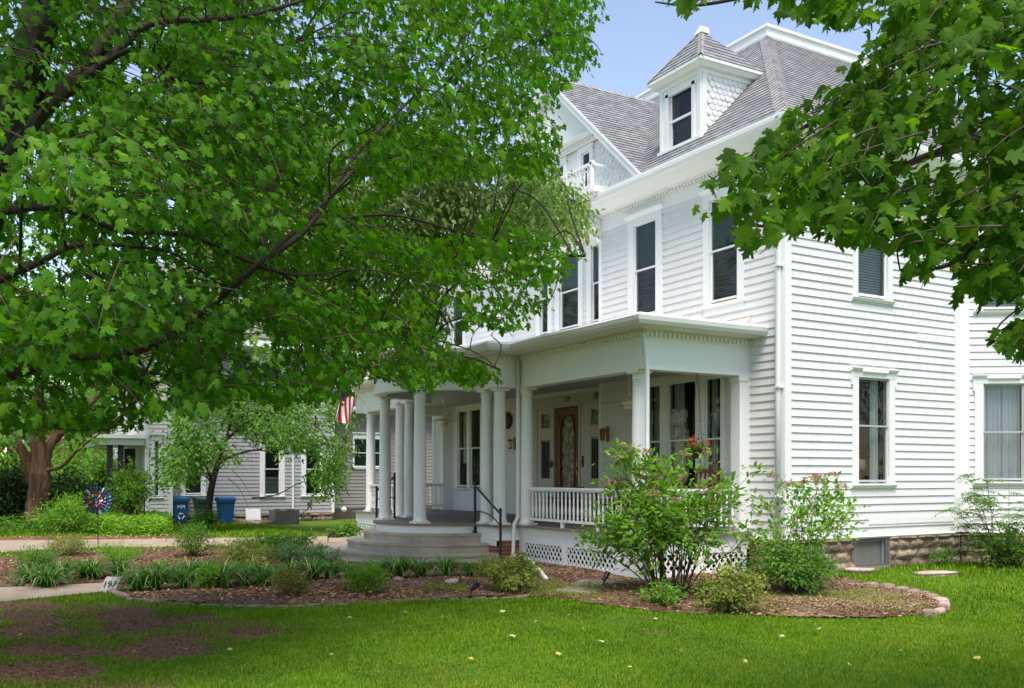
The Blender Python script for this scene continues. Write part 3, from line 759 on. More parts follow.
mb = MB(); FPF.box(mb, -1.485, XR+.0, -.16, .30, -.04, .02); FPS.box(mb, YP+.02, -2.17, -.16, .30, -.04, .02)
FPF.box(mb, -1.49, -1.475, -.16, .30, .0, .024); FPF.box(mb, -1.13, -1.12, -.16, .30, .0, .024)
FPF.box(mb, -4.72, -4.57, -.16, .30, -.04, .018); mb.build('skirt_board', M['trim'], house)
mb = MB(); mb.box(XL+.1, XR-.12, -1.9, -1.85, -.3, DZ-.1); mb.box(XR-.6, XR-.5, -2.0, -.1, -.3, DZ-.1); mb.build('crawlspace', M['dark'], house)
# brick piers below the column pairs, with white caps
for x0, x1 in ((-5.52,XA-.0),(XB,-8.66)):
    mb = MB(); mb.box(x0, x1, YB+.0, YP+.1, -.35, .30); p = mb.build('brick_pier', M['brick'], house)
    mb = MB(); mb.box(x0-.012, x1+.012, YB-.012, YP+.1, .30, .345); mb.build('cap', M['trim'], p)
# entablature: beam, dentils, cornice with gutter
ZB_, ZF = 3.265, 3.84
ep = outward(plan(0, 1.52), (-7,0)); ei = plan(0, 1.52)
mb = MB(); sweep(mb, ep, [(-.26,ZB_),(.0,ZB_),(.0,ZF),(-.26,ZF)]); mb.build('porch_beam', M['column'], house)
mb = MB(); sweep(mb, ep, [(-.2,ZF),(.012,ZF-.07),(.02,ZF+.05),(.16,ZF+.055),(.22,ZF+.07),(.40,ZF+.075),(.425,ZF+.11),(.44,ZF+.13),(.455,ZF+.20),(.43,ZF+.22),(-.2,ZF+.25)]); mb.build('porch_cornice', M['trim'], house)
mb = MB(); dentils(mb, ep, .015, .062, ZF-.045, ZF+.02, .045, .048); mb.build('porch_dentils', M['trim'], house)
rp = off_path(ep, .40); mb = MB(); pts = [(p.x,p.y) for p in rp]
if pts[0][0] < pts[-1][0]: pts = pts[::-1]
ngon(mb, pts+[(-5.25,.3),(-5.2,0)], ZF+.185, ZF+.245); mb.build('porch_roof', M['coping'], house)
mb = MB(); FF.prof(mb, [(0,ZF+.24),(.30,ZF+.24),(.02,ZF+.44),(0,ZF+.45)], -5.2, XR+.05)
mb.build('porch_roof_flashing', pmat('faded_flashing', two((.62,.54,.48), .12), 3, .7), house)
cpn = off_path(ep, -.1); pts = [(p.x,p.y) for p in cpn]
if pts[0][0] < pts[-1][0]: pts = pts[::-1]
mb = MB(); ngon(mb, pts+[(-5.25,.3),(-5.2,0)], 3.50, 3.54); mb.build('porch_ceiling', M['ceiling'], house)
# board joints of the ceiling near the lip
# columns
def column(x, y, r=.128, z0=DZ, z1=ZB_, half=False):
    mb = MB(); H = z1-z0
    mb.lathe((x,y,z0), [(r*1.02,.06),(r*1.06,.10),(r*1.0,.13)]+[(r*(1-.16*max(0,(t-.3)/.7)**1.6), .13+(H-.30)*t) for t in [i/9 for i in range(10)]]+[(r*.88,H-.15),(r*.97,H-.145),(r*.97,H-.12),(r*.86,H-.115),(r*.88,H-.08),(r*1.1,H-.045)], 28)
    c = mb.build('column', M['column'], house, smooth=True, angle=.6)
    mb = MB(); mb.box(x-r*1.22, x+r*1.22, y-r*1.22, y+r*1.22, z0, z0+.035); mb.lathe((x,y,z0+.035), [(r*1.15,0),(r*1.2,.02),(r*1.12,.035)], 24); mb.build('base', M['column'], c)
    mb = MB(); mb.box(x-r*1.15, x+r*1.15, y-r*1.15, y+r*1.15, z1-.045, z1-.001); mb.build('capital', M['column'], c)
    return c
for x, y in ((-4.95,-2.60),(-5.38,-2.66),(-6.2,-3.74),(-8.01,-3.74),(-8.82,-2.80),(-9.25,-2.84),(-4.62,-2.19),(-1.07,-2.18),(-12.78,-2.17)): column(x, y)
mb = MB()
FPS.box(mb, -.24, -.0, DZ, ZB_, -.20, .02); FPS.box(mb, -.26,.0,ZB_-.09,ZB_-.005,-.22,.035); FPS.box(mb, -.26,.0,DZ,DZ+.08,-.22,.035)
FF.box(mb, -.80, -.785, DZ-.1, ZB_+.6, 0, .06)
mb.build('pilaster', M['column'], house)
mb = MB(); mb.box(-13.0, -12.8, .0, .3, DZ, ZB_); mb.build('pilaster', M['column'], house)
# corner detail of the beam over the right column
mb = MB(); FPF.box(mb, -.99, -.80, ZB_, ZF-.06, .02, .035); FPF.box(mb, -1.0,-.79,ZB_,ZB_+.05,.02,.045); mb.build('beam_board', M['column'], house)
# railings with turned balusters
def railing(p, q, name='porch_railing', n=None):
    p = Vector((p[0],p[1],0)); q = Vector((q[0],q[1],0)); d = q-p; L = d.length; d.normalize(); s = Vector((-d.y,d.x,0)); mb = MB()
    def bar(z0, z1, w): mb.para(p+Vector((0,0,z0))-s*w/2, d*L, s*w, (0,0,z1-z0))
    bar(1.265,1.30,.05); bar(1.30,1.335,.085); bar(.70,.745,.06)
    k = max(1, int(L/1.1))
    for i in range(1, k): mb.para(p+d*(L*i/k-.03)-s*.03+Vector((0,0,DZ)), d*.06, s*.06, (0,0,.10))
    o = mb.build(name, M['trim'], house); n = n or int(L/.125)
    for i in range(n):
        c = p+d*(L*(i+.5)/n); b = MB()
        b.lathe((c.x,c.y,.745), [(.019,0),(.019,.06),(.013,.075),(.021,.11),(.024,.17),(.017,.24),(.014,.30),(.019,.36),(.013,.40),(.018,.43),(.018,.52)], 8); b.build('baluster', M['trim'], o, smooth=True)
railing((-4.40,-2.22), (-1.06,-2.22)); railing((-.90,-2.05), (-.90,-.25)); railing((-12.66,-2.22), (-9.5,-2.22)); railing((-12.85,-2.05), (-12.85,.0))
# downspouts
def pipe(pts, name='downspout', w=.038):
    mb = MB(); mb.tube(pts, w, 8); return mb.build(name, M['pipe'], house, smooth=True)
g1 = onZ(531,561,-.02); g2 = onZ(546,579,-.06)
pipe([(-4.66,-2.36,3.83),(-4.66,-2.36,1.2),(-4.66,-2.36,.75),(-4.66,-2.45,.60),(-4.66,-2.47,.1),(-4.6,-2.52,.02),(g1[0],g1[1],-.02),(g2[0],g2[1],-.06)])
pipe([(-.73,-2.36,3.84),(-.73,-2.30,3.40),(-.76,-2.26,3.2),(-.76,-2.26,.75),(-.72,-2.32,.62),(-.72,-2.32,-.05)])
pipe([(-.06,-.42,7.1),(-.06,-.30,6.95),(-.06,-.10,6.7),(-.06,-.10,3.2),(-.06,-.10,.1)], w=.05)
mb = MB(); FF.box(mb, -.13,.01,3.0,3.03,.02,.16); FF.box(mb,-.13,.01,5.0,5.03,.02,.16); FF.box(mb,-.13,.01,1.2,1.23,.02,.16); mb.build('downspout_strap', M['pipe'], house)

# ---- front door with sidelights in a panelled surround
FD2 = FR
mb = MB()
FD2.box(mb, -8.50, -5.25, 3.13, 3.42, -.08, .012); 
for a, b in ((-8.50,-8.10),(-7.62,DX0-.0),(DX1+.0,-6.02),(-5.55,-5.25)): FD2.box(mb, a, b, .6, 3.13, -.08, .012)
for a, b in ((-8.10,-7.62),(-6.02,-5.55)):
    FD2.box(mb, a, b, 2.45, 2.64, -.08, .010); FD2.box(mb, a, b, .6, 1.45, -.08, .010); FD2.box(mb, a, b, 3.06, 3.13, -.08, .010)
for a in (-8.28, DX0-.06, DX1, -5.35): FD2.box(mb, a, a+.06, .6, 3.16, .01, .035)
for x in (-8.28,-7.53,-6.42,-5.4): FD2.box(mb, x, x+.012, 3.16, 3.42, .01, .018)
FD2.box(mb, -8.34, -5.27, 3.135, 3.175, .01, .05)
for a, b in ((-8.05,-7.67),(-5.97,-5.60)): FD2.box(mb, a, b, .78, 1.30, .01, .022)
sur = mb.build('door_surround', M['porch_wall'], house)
for a, b in ((-8.10,-7.62),(-6.02,-5.55)):
    mb = MB()
    for z0, z1 in ((2.64,3.06),(1.45,2.45)):
        FD2.box(mb, a, a+.045, z0, z1, -.05, .02); FD2.box(mb, b-.045, b, z0, z1, -.05, .02); FD2.box(mb, a, b, z0, z0+.04, -.05, .019); FD2.box(mb, a, b, z1-.04, z1, -.05, .019)
    s = mb.build('sidelight', M['porch_wall'], sur)
    mb = MB(); FD2.box(mb, a+.04, b-.04, 2.67, 3.03, -.035, -.03); mb.build('sidelight_glass', M['leadglass'], sur)
    mb = MB(); FD2.box(mb, a+.04, b-.04, 1.48, 2.42, -.035, -.03); mb.build('sidelight_glass', M['blind_white'] if 0 else pmat('frosted_sidelight', two((.30,.31,.30), .15), 5, .3), sur)
    mb = MB(); W = (b-a-.09)/4
    for k in range(4):
        u = a+.045+W*(k+.5)
        pts = [FD2.pt(u-W*.32,-.012,1.5)]+[FD2.pt(u-W*.32*math.cos(PI*j/8),-.012,2.30+W*.6*math.sin(PI*j/8)) for j in range(9)]+[FD2.pt(u+W*.32,-.012,1.5)]
        mb.tube(pts, .011, 5)
    mb.build('muntin', M['num'], sur)
mb = MB(); u0, u1 = DX0+.03, DX1-.03
FD2.box(mb, u0, u0+.15, .62, 3.11, -.06, -.01); FD2.box(mb, u1-.15, u1, .62, 3.11, -.06, -.01)
FD2.box(mb, u0+.15, u1-.15, .62, 1.02, -.06, -.012); FD2.box(mb, u0+.15, u1-.15, 2.95, 3.11, -.06, -.012)
FD2.box(mb, u0+.24, u1-.24, .70, .94, -.02, .004)
um = (u0+u1)/2
for k in range(40):
    pass
a, b = (u1-u0)/2-.15, .975; zc = 1.985
ring = []
for s in range(48):
    an = 2*PI*s/48; cx_, sx = math.cos(an), math.sin(an); e = .55
    ring.append((um+a*.92*math.copysign(abs(cx_)**e, cx_), zc+b*.98*math.copysign(abs(sx)**e, sx)))
mb.tube([FD2.pt(u,-.006,z) for u, z in ring+ring[:1]], .022, 6, cap=False)
# carved spandrels: fill between the oval and the stiles
for k in range(48):
    (ua, za), (ub, zb) = ring[k], ring[(k+1)%48]
    oa = (um+a*math.copysign(1, ua-um)*1.0, za); ob = (um+a*math.copysign(1, ub-um)*1.0, zb)
    if abs(zb-za) > .004 and (ua-um)*(ub-um) > 0: mb.prism([FD2.pt(ua,-.05,za),FD2.pt(ub,-.05,zb),FD2.pt(ob[0],-.05,ob[1]),FD2.pt(oa[0],-.05,oa[1])], FD2.n*.03)
door = mb.build('front_door', M['door'], house)
mb = MB(); FD2.box(mb, u0+.15, u1-.15, 1.0, 2.97, -.05, -.044); mb.build('door_glass', M['leadglass'], door)
mb = MB(); c = FD2.pt(u1-.07,.03,1.72); mb.blob(c, (.035,.035,.035)); FD2.box(mb, u1-.10, u1-.045, 1.6, 1.9, -.01, .004); mb.build('door_knob', M['brass'], door)
mb = MB(); FD2.box(mb, DX0+.0, DX1, .60, .63, -.07, .03); mb.build('threshold', M['darkwood'], house)
mb = MB(); mb.lathe((0,0,0), [(.085,0),(.09,.02),(.05,.035)], 16); me_o = mb.build('doorbell_plate', M['iron'], house)
me_o.data.transform(Matrix.Translation(FD2.pt(-7.56,.012,1.83)) @ Matrix.Rotation(PI/2,4,'X'))
mb = MB(); FD2.box(mb, -6.32, -6.27, 1.75, 2.0, .012, .035); FD2.box(mb,-6.335,-6.255,1.83,1.9,.012,.04); mb.build('door_handle_plate', M['iron'], house)
lettering('house_number', '129', .17, FD2, -6.93, 3.30, .014, M['num'], house)
lettering('house_number', '129', .17, FD2, -5.75, 3.30, .03, M['num'], house)
# house number on the bowed frieze
an = math.radians(258); cxy = (PCX+1.52*math.cos(an), PCY+1.52*math.sin(an)); nn = (math.cos(an), math.sin(an))
FN = Frame(cxy, (-nn[1], nn[0]), nn); lettering('house_number', '129', .22, FN, 0, 3.55, .006, M['num'], house)

# ---- things on the porch
def lantern(loc, n, label, mat):
    t = thing('wall_lantern', loc, label, 'lamp'); x, y, z = loc; nx, ny = n
    mb = MB(); mb.para((x-.05,y-.012 if ny else y,z-.16), (.10,0,0), (0,.02,0), (0,0,.32)); mb.build('backplate', mat, t)
    mb = MB(); mb.tube([(x,y,z+.05),(x+.02,y-.08,z+.10),(x,y-.14,z+.06)], .012, 6); mb.lathe((x,y-.14,z-.14), [(.03,0),(.055,.02),(.06,.04)], 10); mb.lathe((x,y-.14,z+.05), [(.07,0),(.05,.05),(.015,.07)], 10); mb.build('bracket', mat, t)
    mb = MB(); mb.lathe((x,y-.14,z-.10), [(.05,0),(.062,.08),(.055,.15)], 10); mb.build('lamp_glass', M['lampglass'] if mat is not M['brown'] else M['brown'], t)
lantern((-4.93,-.022,2.43), (0,-1), 'brown wooden wall lantern on the porch wall right of the front door', M['brown'])
lantern((-9.30,.278,2.36), (0,-1), 'small dark wall lantern on the porch wall left of the front door', M['brass'])
mb = MB(); mb.lathe((0,0,0), [(.05,0.01),(.19,.0),(.215,.02),(.2,.05),(.1,.055)], 24)
o = mb.build('wall_plaque', pmat('bronze_plaque', two((.05,.035,.03), .4), 14, .5, .006, 30), smooth=True); o.data.transform(Matrix.Rotation(PI/2,4,'X')); o.location = (-9.62,.27,2.95)
tag(o, 'round dark ornamental plaque hanging on the porch wall between column pair and lantern', 'plaque')
def fan(loc, ang, label):
    x, y, z = loc; t = thing('ceiling_fan', (x,y,3.5), label, 'ceiling fan', 'ceiling fans on the porch')
    mb = MB(); mb.tube([(x,y,3.5),(x,y,z+.1)], .012, 6); mb.lathe((x,y,3.43), [(.03,0),(.07,.07)], 12); mb.build('rod', M['trim'], t)
    mb = MB(); mb.lathe((x,y,z-.02), [(.06,0),(.12,.02),(.13,.08),(.10,.12),(.03,.14)], 16); mb.build('motor', M['lampglass'], t, smooth=True)
    mb = MB(); mb.lathe((x,y,z-.10), [(.02,0),(.09,.01),(.11,.05),(.08,.08)], 14); mb.build('lamp_shade', M['lampglass'], t, smooth=True)
    for k in range(4):
        a = ang+PI/2*k; d = Vector((math.cos(a), math.sin(a), 0)); s = Vector((-d.y,d.x,.12)).normalized(); mb = MB(); c = Vector((x,y,z+.05))
        mb.prism([c+d*.1-s*.02, c+d*.22-s*.055, c+d*.62-s*.07, c+d*.66-s*.04, c+d*.66+s*.04, c+d*.62+s*.07, c+d*.22+s*.055, c+d*.1+s*.02], (0,0,.008)); mb.build('blade', M['ceiling'], t)
fan((-2.90,-1.0,2.88), .35, 'pale ceiling fan with lamp hanging near the front door')
fan((-10.6,-1.05,2.90), .9, 'ceiling fan hanging at the far left end of the porch')
def porch_chair(x, y, rz, label, seatm, frame, w=.56, grp=None, back=.95):
    t = thing('porch_chair', (x,y,DZ), label, 'chair', grp); z = DZ; c, s = math.cos(rz), math.sin(rz)
    def W(a, b, h): return Vector((x+c*a-s*b, y+s*a+c*b, z+h))
    def bx(mb, a0,a1,b0,b1,h0,h1): mb.para(W(a0,b0,h0), W(a1,b0,h0)-W(a0,b0,h0), W(a0,b1,h0)-W(a0,b0,h0), (0,0,h1-h0))
    mb = MB(); bx(mb,-w/2,w/2,-.25,.25,.38,.42); mb.build('seat', frame, t)
    mb = MB(); bx(mb,-w/2+.03,w/2-.03,-.24,.20,.421,.50); mb.build('cushion', seatm, t)
    mb = MB(); k = int(w/.09)
    for i in range(k): a = -w/2+.04+(w-.08)*i/max(1,k-1); mb.para(W(a-.018,.22,.42), W(.036,0,0)-W(0,0,0), W(0,.02,0)-W(0,0,0), W(0,.10,back-.42)-W(0,0,0))
    bx(mb,-w/2,w/2,.31,.35,back-.05,back+.02); mb.build('backrest', frame, t)
    for a in (-w/2,w/2-.05):
        for b in (-.25,.21):
            mb = MB(); bx(mb,a,a+.05,b,b+.04,0,.62 if b<0 else .42); mb.build('leg', frame, t)
        mb = MB(); bx(mb,a-.01,a+.06,-.27,.28,.62,.645); mb.build('armrest', frame, t)
porch_chair(-3.35,-.75,0, 'wide dark porch bench with bright red seat cushion behind the front railing', M['red'], M['darkwood'], 1.35, back=.80)
porch_chair(-1.55,-.55,.2, 'dark red slatted porch chair at the right end under the triple window', M['red'], M['redchair'], .56, back=1.05)
porch_chair(-5.9,-.5,-.1, 'dark wooden porch chair standing beside the front door', M['darkwood'], M['darkwood'], .6, back=.7)

# ---- curved concrete steps and iron handrails
steps = thing('entrance_steps', (PCX,PCY-1.5,-.1), 'curved grey concrete steps sweeping round the bowed porch landing', 'steps')
for i, (r, z0, z1) in enumerate(((1.74,.22,.41),(2.08,.03,.235),(2.44,-.15,.06),(2.78,-.3,-.06))):
    pts = [(min(x, XA-.03 if i < 2 else XA+.02), y) for x, y in arc(r, 181, 359, 60)]
    # slightly rounded nosing: two stacked slabs
    mb = MB(); ngon(mb, pts, z0-.2 if i == 3 else z0-.02, z1-.02)
    ptn = [(PCX+(x-PCX)*1.012, PCY+(y-PCY)*1.012) for x, y in pts]; ngon(mb, [(min(x,XA-.028 if i<2 else XA+.022),y) for x,y in ptn], z1-.045, z1-.008); ngon(mb, pts, z1-.009, z1)
    mb.build('step', M['concrete'], steps)
def handrail(pts_px, label):
    (a, az, at), (b, bz, bt) = pts_px   # (px, ground z, base py) for upper and lower post
    p = onZ(a, at, az); q = onZ(b, bt, bz); p = Vector((p[0],p[1],az)); q = Vector((q[0],q[1],bz))
    t = thing('iron_handrail', p, label, 'handrail', 'iron handrails of the porch steps')
    for c, h in ((p,.98),(q,.86)):
        mb = MB(); mb.tube([c+Vector((0,0,-.03)), c+Vector((0,0,h))], .026, 8); mb.blob(c+Vector((0,0,h+.02)), (.033,.033,.033)); mb.lathe(c, [(.05,0),(.04,.03)], 8); mb.build('post', M['iron'], t)
    d = q-p; mb = MB(); mb.tube([p+Vector((0,0,.93)), q+Vector((0,0,.80))], .022, 8); mb.build('rail', M['iron'], t)
    mb = MB(); K = 10; mb.tube([p+d*(i/K)+Vector((0,0,.42+.26*math.sin(PI*.55*i/K)-.10*(i/K)**2)) for i in range(K+1)], .013, 6); mb.build('brace', M['iron'], t)
handrail(((475,.42,532.5),(500.5,.045,557.2)), 'black iron handrail on the right side of the curved steps by the brick pier')
handrail(((394.5,.60,517.5),(376.5,.42,527)), 'black iron handrail on the left side of the curved steps behind a column')

# ---- flag on a bracket pole at the left part of the porch
M['flag_red'] = pmat('flag_red', two((.45,.02,.025), .15), 8, .8); M['flag_white'] = pmat('flag_white', two((.75,.74,.72), .05), 8, .8); M['flag_blue'] = pmat('flag_blue', two((.03,.04,.14), .1), 8, .8)
fl = thing('flag', P(352,392,22.3), 'red and white striped flag hanging from a slanted pole left of the porch', 'flag')
a = P(366,404,23.9); b = P(338,376,22.0); mb = MB(); mb.tube([a, b], .014, 6); mb.blob(b, (.03,.03,.03)); mb.build('pole', M['trim'], fl)
vs, fs, mi = [], [], []; K, J = 13, 14; d = (a-b)*.62
for i in range(K+1):
    for j in range(J+1):
        u, v = i/K, j/J
        w = Vector((.06*math.sin(9*u+3*v)+.03*math.sin(17*u), .06*math.cos(7*u+2*v), 0))
        vs.append(b+d*(.06+u*(1-.35*v))+Vector((0,0,-1.0*v))+w*(.3+v)-d*.1*v)
for i in range(K):
    for j in range(J):
        fs.append((i*(J+1)+j,(i+1)*(J+1)+j,(i+1)*(J+1)+j+1,i*(J+1)+j+1)); mi.append(2 if (i < 6 and j < 6) else (i % 2))
mb = MB(); mb.v = [tuple(v) for v in vs]; mb.f = fs; mb.mi = mi; o = mb.build('cloth', [M['flag_red'],M['flag_white'],M['flag_blue']], fl, smooth=True)
# hanging basket with red blooms at the right opening of the porch
# ================================================================== FOLIAGE TOOLS
def inpoly(px, py, poly):
    poly = np.asarray(poly, float); n = len(poly); r = np.zeros(len(px), bool); j = n-1
    for i in range(n):
        xi, yi = poly[i]; xj, yj = poly[j]
        c = ((yi > py) != (yj > py)) & (px < (xj-xi)*(py-yi)/((yj-yi) if abs(yj-yi) > 1e-9 else 1e-9)+xi)
        r ^= c; j = i
    return r
def tmpl_from_half(half, cx, cy, fold=.25, droop=.18):
    """half outline of a lobed leaf (base -> tip, x >= 0), fanned from the midrib point"""
    P0 = [(0,cy)]+half; V = []; F = []
    for x, y in P0: V.append((x, y))
    k = len(V)
    for x, y in half[1:-1]: V.append((-x, y))
    for i in range(1, k-1): F.append((0, i, i+1))
    L = [1]+list(range(k, k+len(half)-2))+[k-1]
    for a, b in zip(L[:-1], L[1:]): F.append((0, b, a))
    V = np.array([(x, y-.0, -fold*abs(x)-droop*y*y-.10*(x*x)) for x, y in V]); return V, np.array(F)
MAPLE_HI = tmpl_from_half([(0,0),(.14,-.05),(.33,-.02),(.30,.08),(.40,.10),(.30,.19),(.26,.25),(.40,.30),(.45,.38),(.62,.50),(.48,.55),(.46,.62),(.34,.56),(.20,.52),(.24,.66),(.30,.74),(.19,.78),(.10,.90),(0,1.05)], 0, .34)
MAPLE_LO = tmpl_from_half([(0,0),(.33,-.02),(.26,.22),(.58,.48),(.40,.58),(.2,.52),(.26,.74),(0,1.05)], 0, .34)
OVATE = tmpl_from_half([(0,0),(.2,.22),(.24,.5),(.12,.8),(0,1)], 0, .5, .35, .22)
NARROW = tmpl_from_half([(0,0),(.10,.3),(.09,.65),(0,1)], 0, .5, .3, .25)
TINY = tmpl_from_half([(0,0),(.28,.45),(0,1)], 0, .5, .3, .2)
def norm(a): return a/np.maximum(np.linalg.norm(a, axis=1, keepdims=True), 1e-9)
def leaves_arrays(tm, pos, d, nrm, size):
    V0, F0 = tm; y = norm(d); z = norm(nrm-(nrm*y).sum(1, keepdims=True)*y); x = np.cross(y, z)
    n = len(pos); g_ = np.random.default_rng(n); B = np.stack([x*g_.uniform(.8,1.1,n)[:,None], y, z*g_.uniform(-.4,2.3,n)[:,None]], 1)*np.asarray(size).reshape(-1,1,1)
    V = np.einsum('kj,njc->nkc', V0, B)+pos[:,None,:]
    F = (F0[None]+(np.arange(n)*len(V0))[:,None,None]).reshape(-1,3)
    return V.reshape(-1,3), F
def leaf_obj(name, tm, pos, d, nrm, size, mat, parent, rnd):
    V, F = leaves_arrays(tm, pos, d, nrm, size)
    return np_mesh(name, V, F, mat, parent, np.repeat(rnd, len(tm[0])))
def multi_tube(items, seg=5):
    """items: list of (pts (k,3), radii) -> vertex/face lists for one mesh"""
    V = []; F = []; b = 0
    for pts, rad in items:
        pts = np.asarray(pts, float); k = len(pts); rad = np.broadcast_to(rad, (k,))
        t = np.gradient(pts, axis=0); t = norm(t); u = np.cross(t, np.array([.13,.31,.94])); u = norm(u); w = np.cross(t, u)
        an = 2*PI*np.arange(seg)/seg
        ring = pts[:,None]+rad[:,None,None]*(u[:,None]*np.cos(an)[None,:,None]+w[:,None]*np.sin(an)[None,:,None])
        V.append(ring.reshape(-1,3))
        i, j = np.meshgrid(np.arange(k-1), np.arange(seg), indexing='ij'); j2 = (j+1) % seg
        F.append(np.stack([i*seg+j, i*seg+j2, (i+1)*seg+j2, (i+1)*seg+j], -1).reshape(-1,4)+b); b += k*seg
    return np.concatenate(V), np.concatenate(F)
def smooth_path(pts, m=6):
    pts = np.asarray([list(p) for p in pts], float); out = []; n = len(pts)
    for i in range(n-1):
        p0, p1, p2, p3 = pts[max(i-1,0)], pts[i], pts[i+1], pts[min(i+2,n-1)]
        for t in np.arange(m)/m:
            out.append(.5*((2*p1)+(-p0+p2)*t+(2*p0-5*p1+4*p2-p3)*t*t+(-p0+3*p1-3*p2+p3)*t**3))
    out.append(pts[-1]); return np.array(out)
def noise3(X, s=1., ph=0.):
    x, y, z = X[:,0]*s+ph, X[:,1]*s-ph*1.7, X[:,2]*s+ph*.6
    return (np.sin(x*1.7+1.3*np.sin(y*1.1))+np.sin(y*1.9+1.1*np.sin(z*1.3))+np.sin(z*2.1+1.2*np.sin(x*.9)))/3

BARK = pmat('bark_dark', [(.3,(.020,.013,.009)),(.7,(.060,.042,.031))], 7, .9, .02, 22, stretch=(1,1,.25))
BARK2 = pmat('bark_brown', [(.32,(.035,.017,.010)),(.5,(.10,.05,.028)),(.68,(.19,.105,.06))], 5, .9, .06, 12, stretch=(1,1,.25))
TWIG = pmat('twig_bark', [(.3,(.05,.035,.022)),(.7,(.11,.08,.055))], 10, .9)
LM = {}
LM['maple'] = leafmat('maple_leaves', [(0,(.030,.095,.005)),(.45,(.060,.170,.006)),(.8,(.10,.225,.008)),(1,(.17,.28,.014))], .5)
LM['maple2'] = leafmat('near_maple_leaves', [(0,(.036,.095,.006)),(.5,(.075,.165,.008)),(1,(.16,.265,.014))], .58)
LM['oak'] = leafmat('oak_leaves', [(0,(.10,.165,.045)),(.5,(.16,.24,.07)),(1,(.25,.33,.12))], .4)
LM['bright'] = leafmat('bright_leaves', [(0,(.08,.19,.015)),(.5,(.14,.28,.025)),(1,(.23,.36,.04))], .4)
LM['mid'] = leafmat('mid_leaves', [(0,(.05,.125,.015)),(.5,(.085,.19,.022)),(1,(.15,.27,.035))], .35)
LM['dark'] = leafmat('dark_leaves', [(0,(.012,.035,.010)),(.5,(.025,.06,.016)),(1,(.05,.10,.025))], .25)
LM['blue'] = leafmat('bluegreen_leaves', [(0,(.06,.12,.045)),(.5,(.10,.18,.07)),(1,(.18,.27,.12))], .3)
LM['olive'] = leafmat('olive_leaves', [(0,(.09,.12,.02)),(.5,(.17,.20,.04)),(1,(.30,.30,.08))], .3)
LM['rust'] = leafmat('rusty_leaves', [(0,(.22,.05,.02)),(.35,(.12,.14,.03)),(.7,(.20,.22,.04)),(1,(.32,.14,.04))], .3)
LM['blade'] = leafmat('strap_leaves', [(0,(.03,.085,.014)),(.5,(.055,.14,.022)),(.85,(.10,.20,.035)),(1,(.30,.30,.15))], .3)
LM['flower'] = leafmat('faded_pink_flowers', [(0,(.17,.06,.055)),(.5,(.33,.15,.135)),(1,(.55,.35,.30))], .25, tboost=(1,1,1))
LM['redflower'] = leafmat('red_flowers', [(0,(.50,.015,.01)),(1,(.72,.05,.02))], .25, tboost=(1,1,1))

def sprays(centers, axis_xy, n_per, leaf, tm, mat, parent, cull=None, L=(.35,.7), droop=.35, hang=.45, twigs=True, rnd_bias=0, flat=.16):
    """leafy twigs: leaves set alternately along an outward, slightly drooping twig. returns twig tubes"""
    n = len(centers); out = centers[:,:2]-np.asarray(axis_xy)[None]; out = out/np.maximum(np.linalg.norm(out, axis=1, keepdims=True), .3)
    a = rng.normal(0, .75, n); c, s = np.cos(a), np.sin(a)
    d = np.stack([out[:,0]*c-out[:,1]*s, out[:,0]*s+out[:,1]*c, rng.normal(-droop*.6, .25, n)], 1); d = norm(d)
    Ls = rng.uniform(*L, n); tid = np.repeat(np.arange(n), n_per); m = len(tid)
    t = rng.uniform(-.5, .62, m); side = np.where(rng.random(m) < .5, -1., 1.)
    D = d[tid]; S = norm(np.cross(D, np.array([0,0,1.])[None])); U = np.cross(S, D)
    p = centers[tid]+D*(t*Ls[tid])[:,None]+S*(side*rng.uniform(.02, .24, m)*(1-.55*np.abs(t)))[:,None]*(Ls[tid]/.5)[:,None]+U*rng.normal(0, flat*.4, m)[:,None]
    p[:,2] -= droop*.5*np.clip(t+.2,0,1)**2*Ls[tid]
    ld = D*rng.uniform(.2,.9,m)[:,None]+S*(side*rng.uniform(.2,1.,m))[:,None]+np.array([0,0,-1.])*rng.uniform(.0,2*hang,m)[:,None]
    nr = U*.9+D*rng.uniform(-.1,.7,m)[:,None]+rng.normal(0,.42,(m,3))
    rnd = np.clip(rng.normal(.45,.22,m)+rnd_bias+.22*noise3(p, .8), 0, 1)
    sz = leaf*rng.uniform(.55,1.2,m)
    if cull is not None:
        px, py, dp = proj_np(p+norm(ld)*(sz*.5)[:,None]); k = cull(px, py, dp); p, ld, nr, sz, rnd = p[k], ld[k], nr[k], sz[k], rnd[k]
    leaf_obj('crown', tm, p, ld, nr, sz, mat, parent, rnd)
    tw = []
    if twigs:
        okc = np.ones(n, bool)
        if cull is not None:
            for f in (-.62, .0, .62):
                ex, ey, ed = proj_np(centers+d*(f*Ls)[:,None]-np.array([0,0,droop*.2*max(0,f)])*Ls[:,None]); okc &= cull(ex, ey, ed)
        for i in np.nonzero(okc)[0]:
            k = np.linspace(-.62, .6, 5)[:,None]; q = centers[i]+d[i]*k*Ls[i]; q[:,2] -= droop*.5*np.clip(k[:,0]+.2,0,1)**2*Ls[i]
            tw.append((q, np.linspace(.0065,.002,5)))
    return tw, d
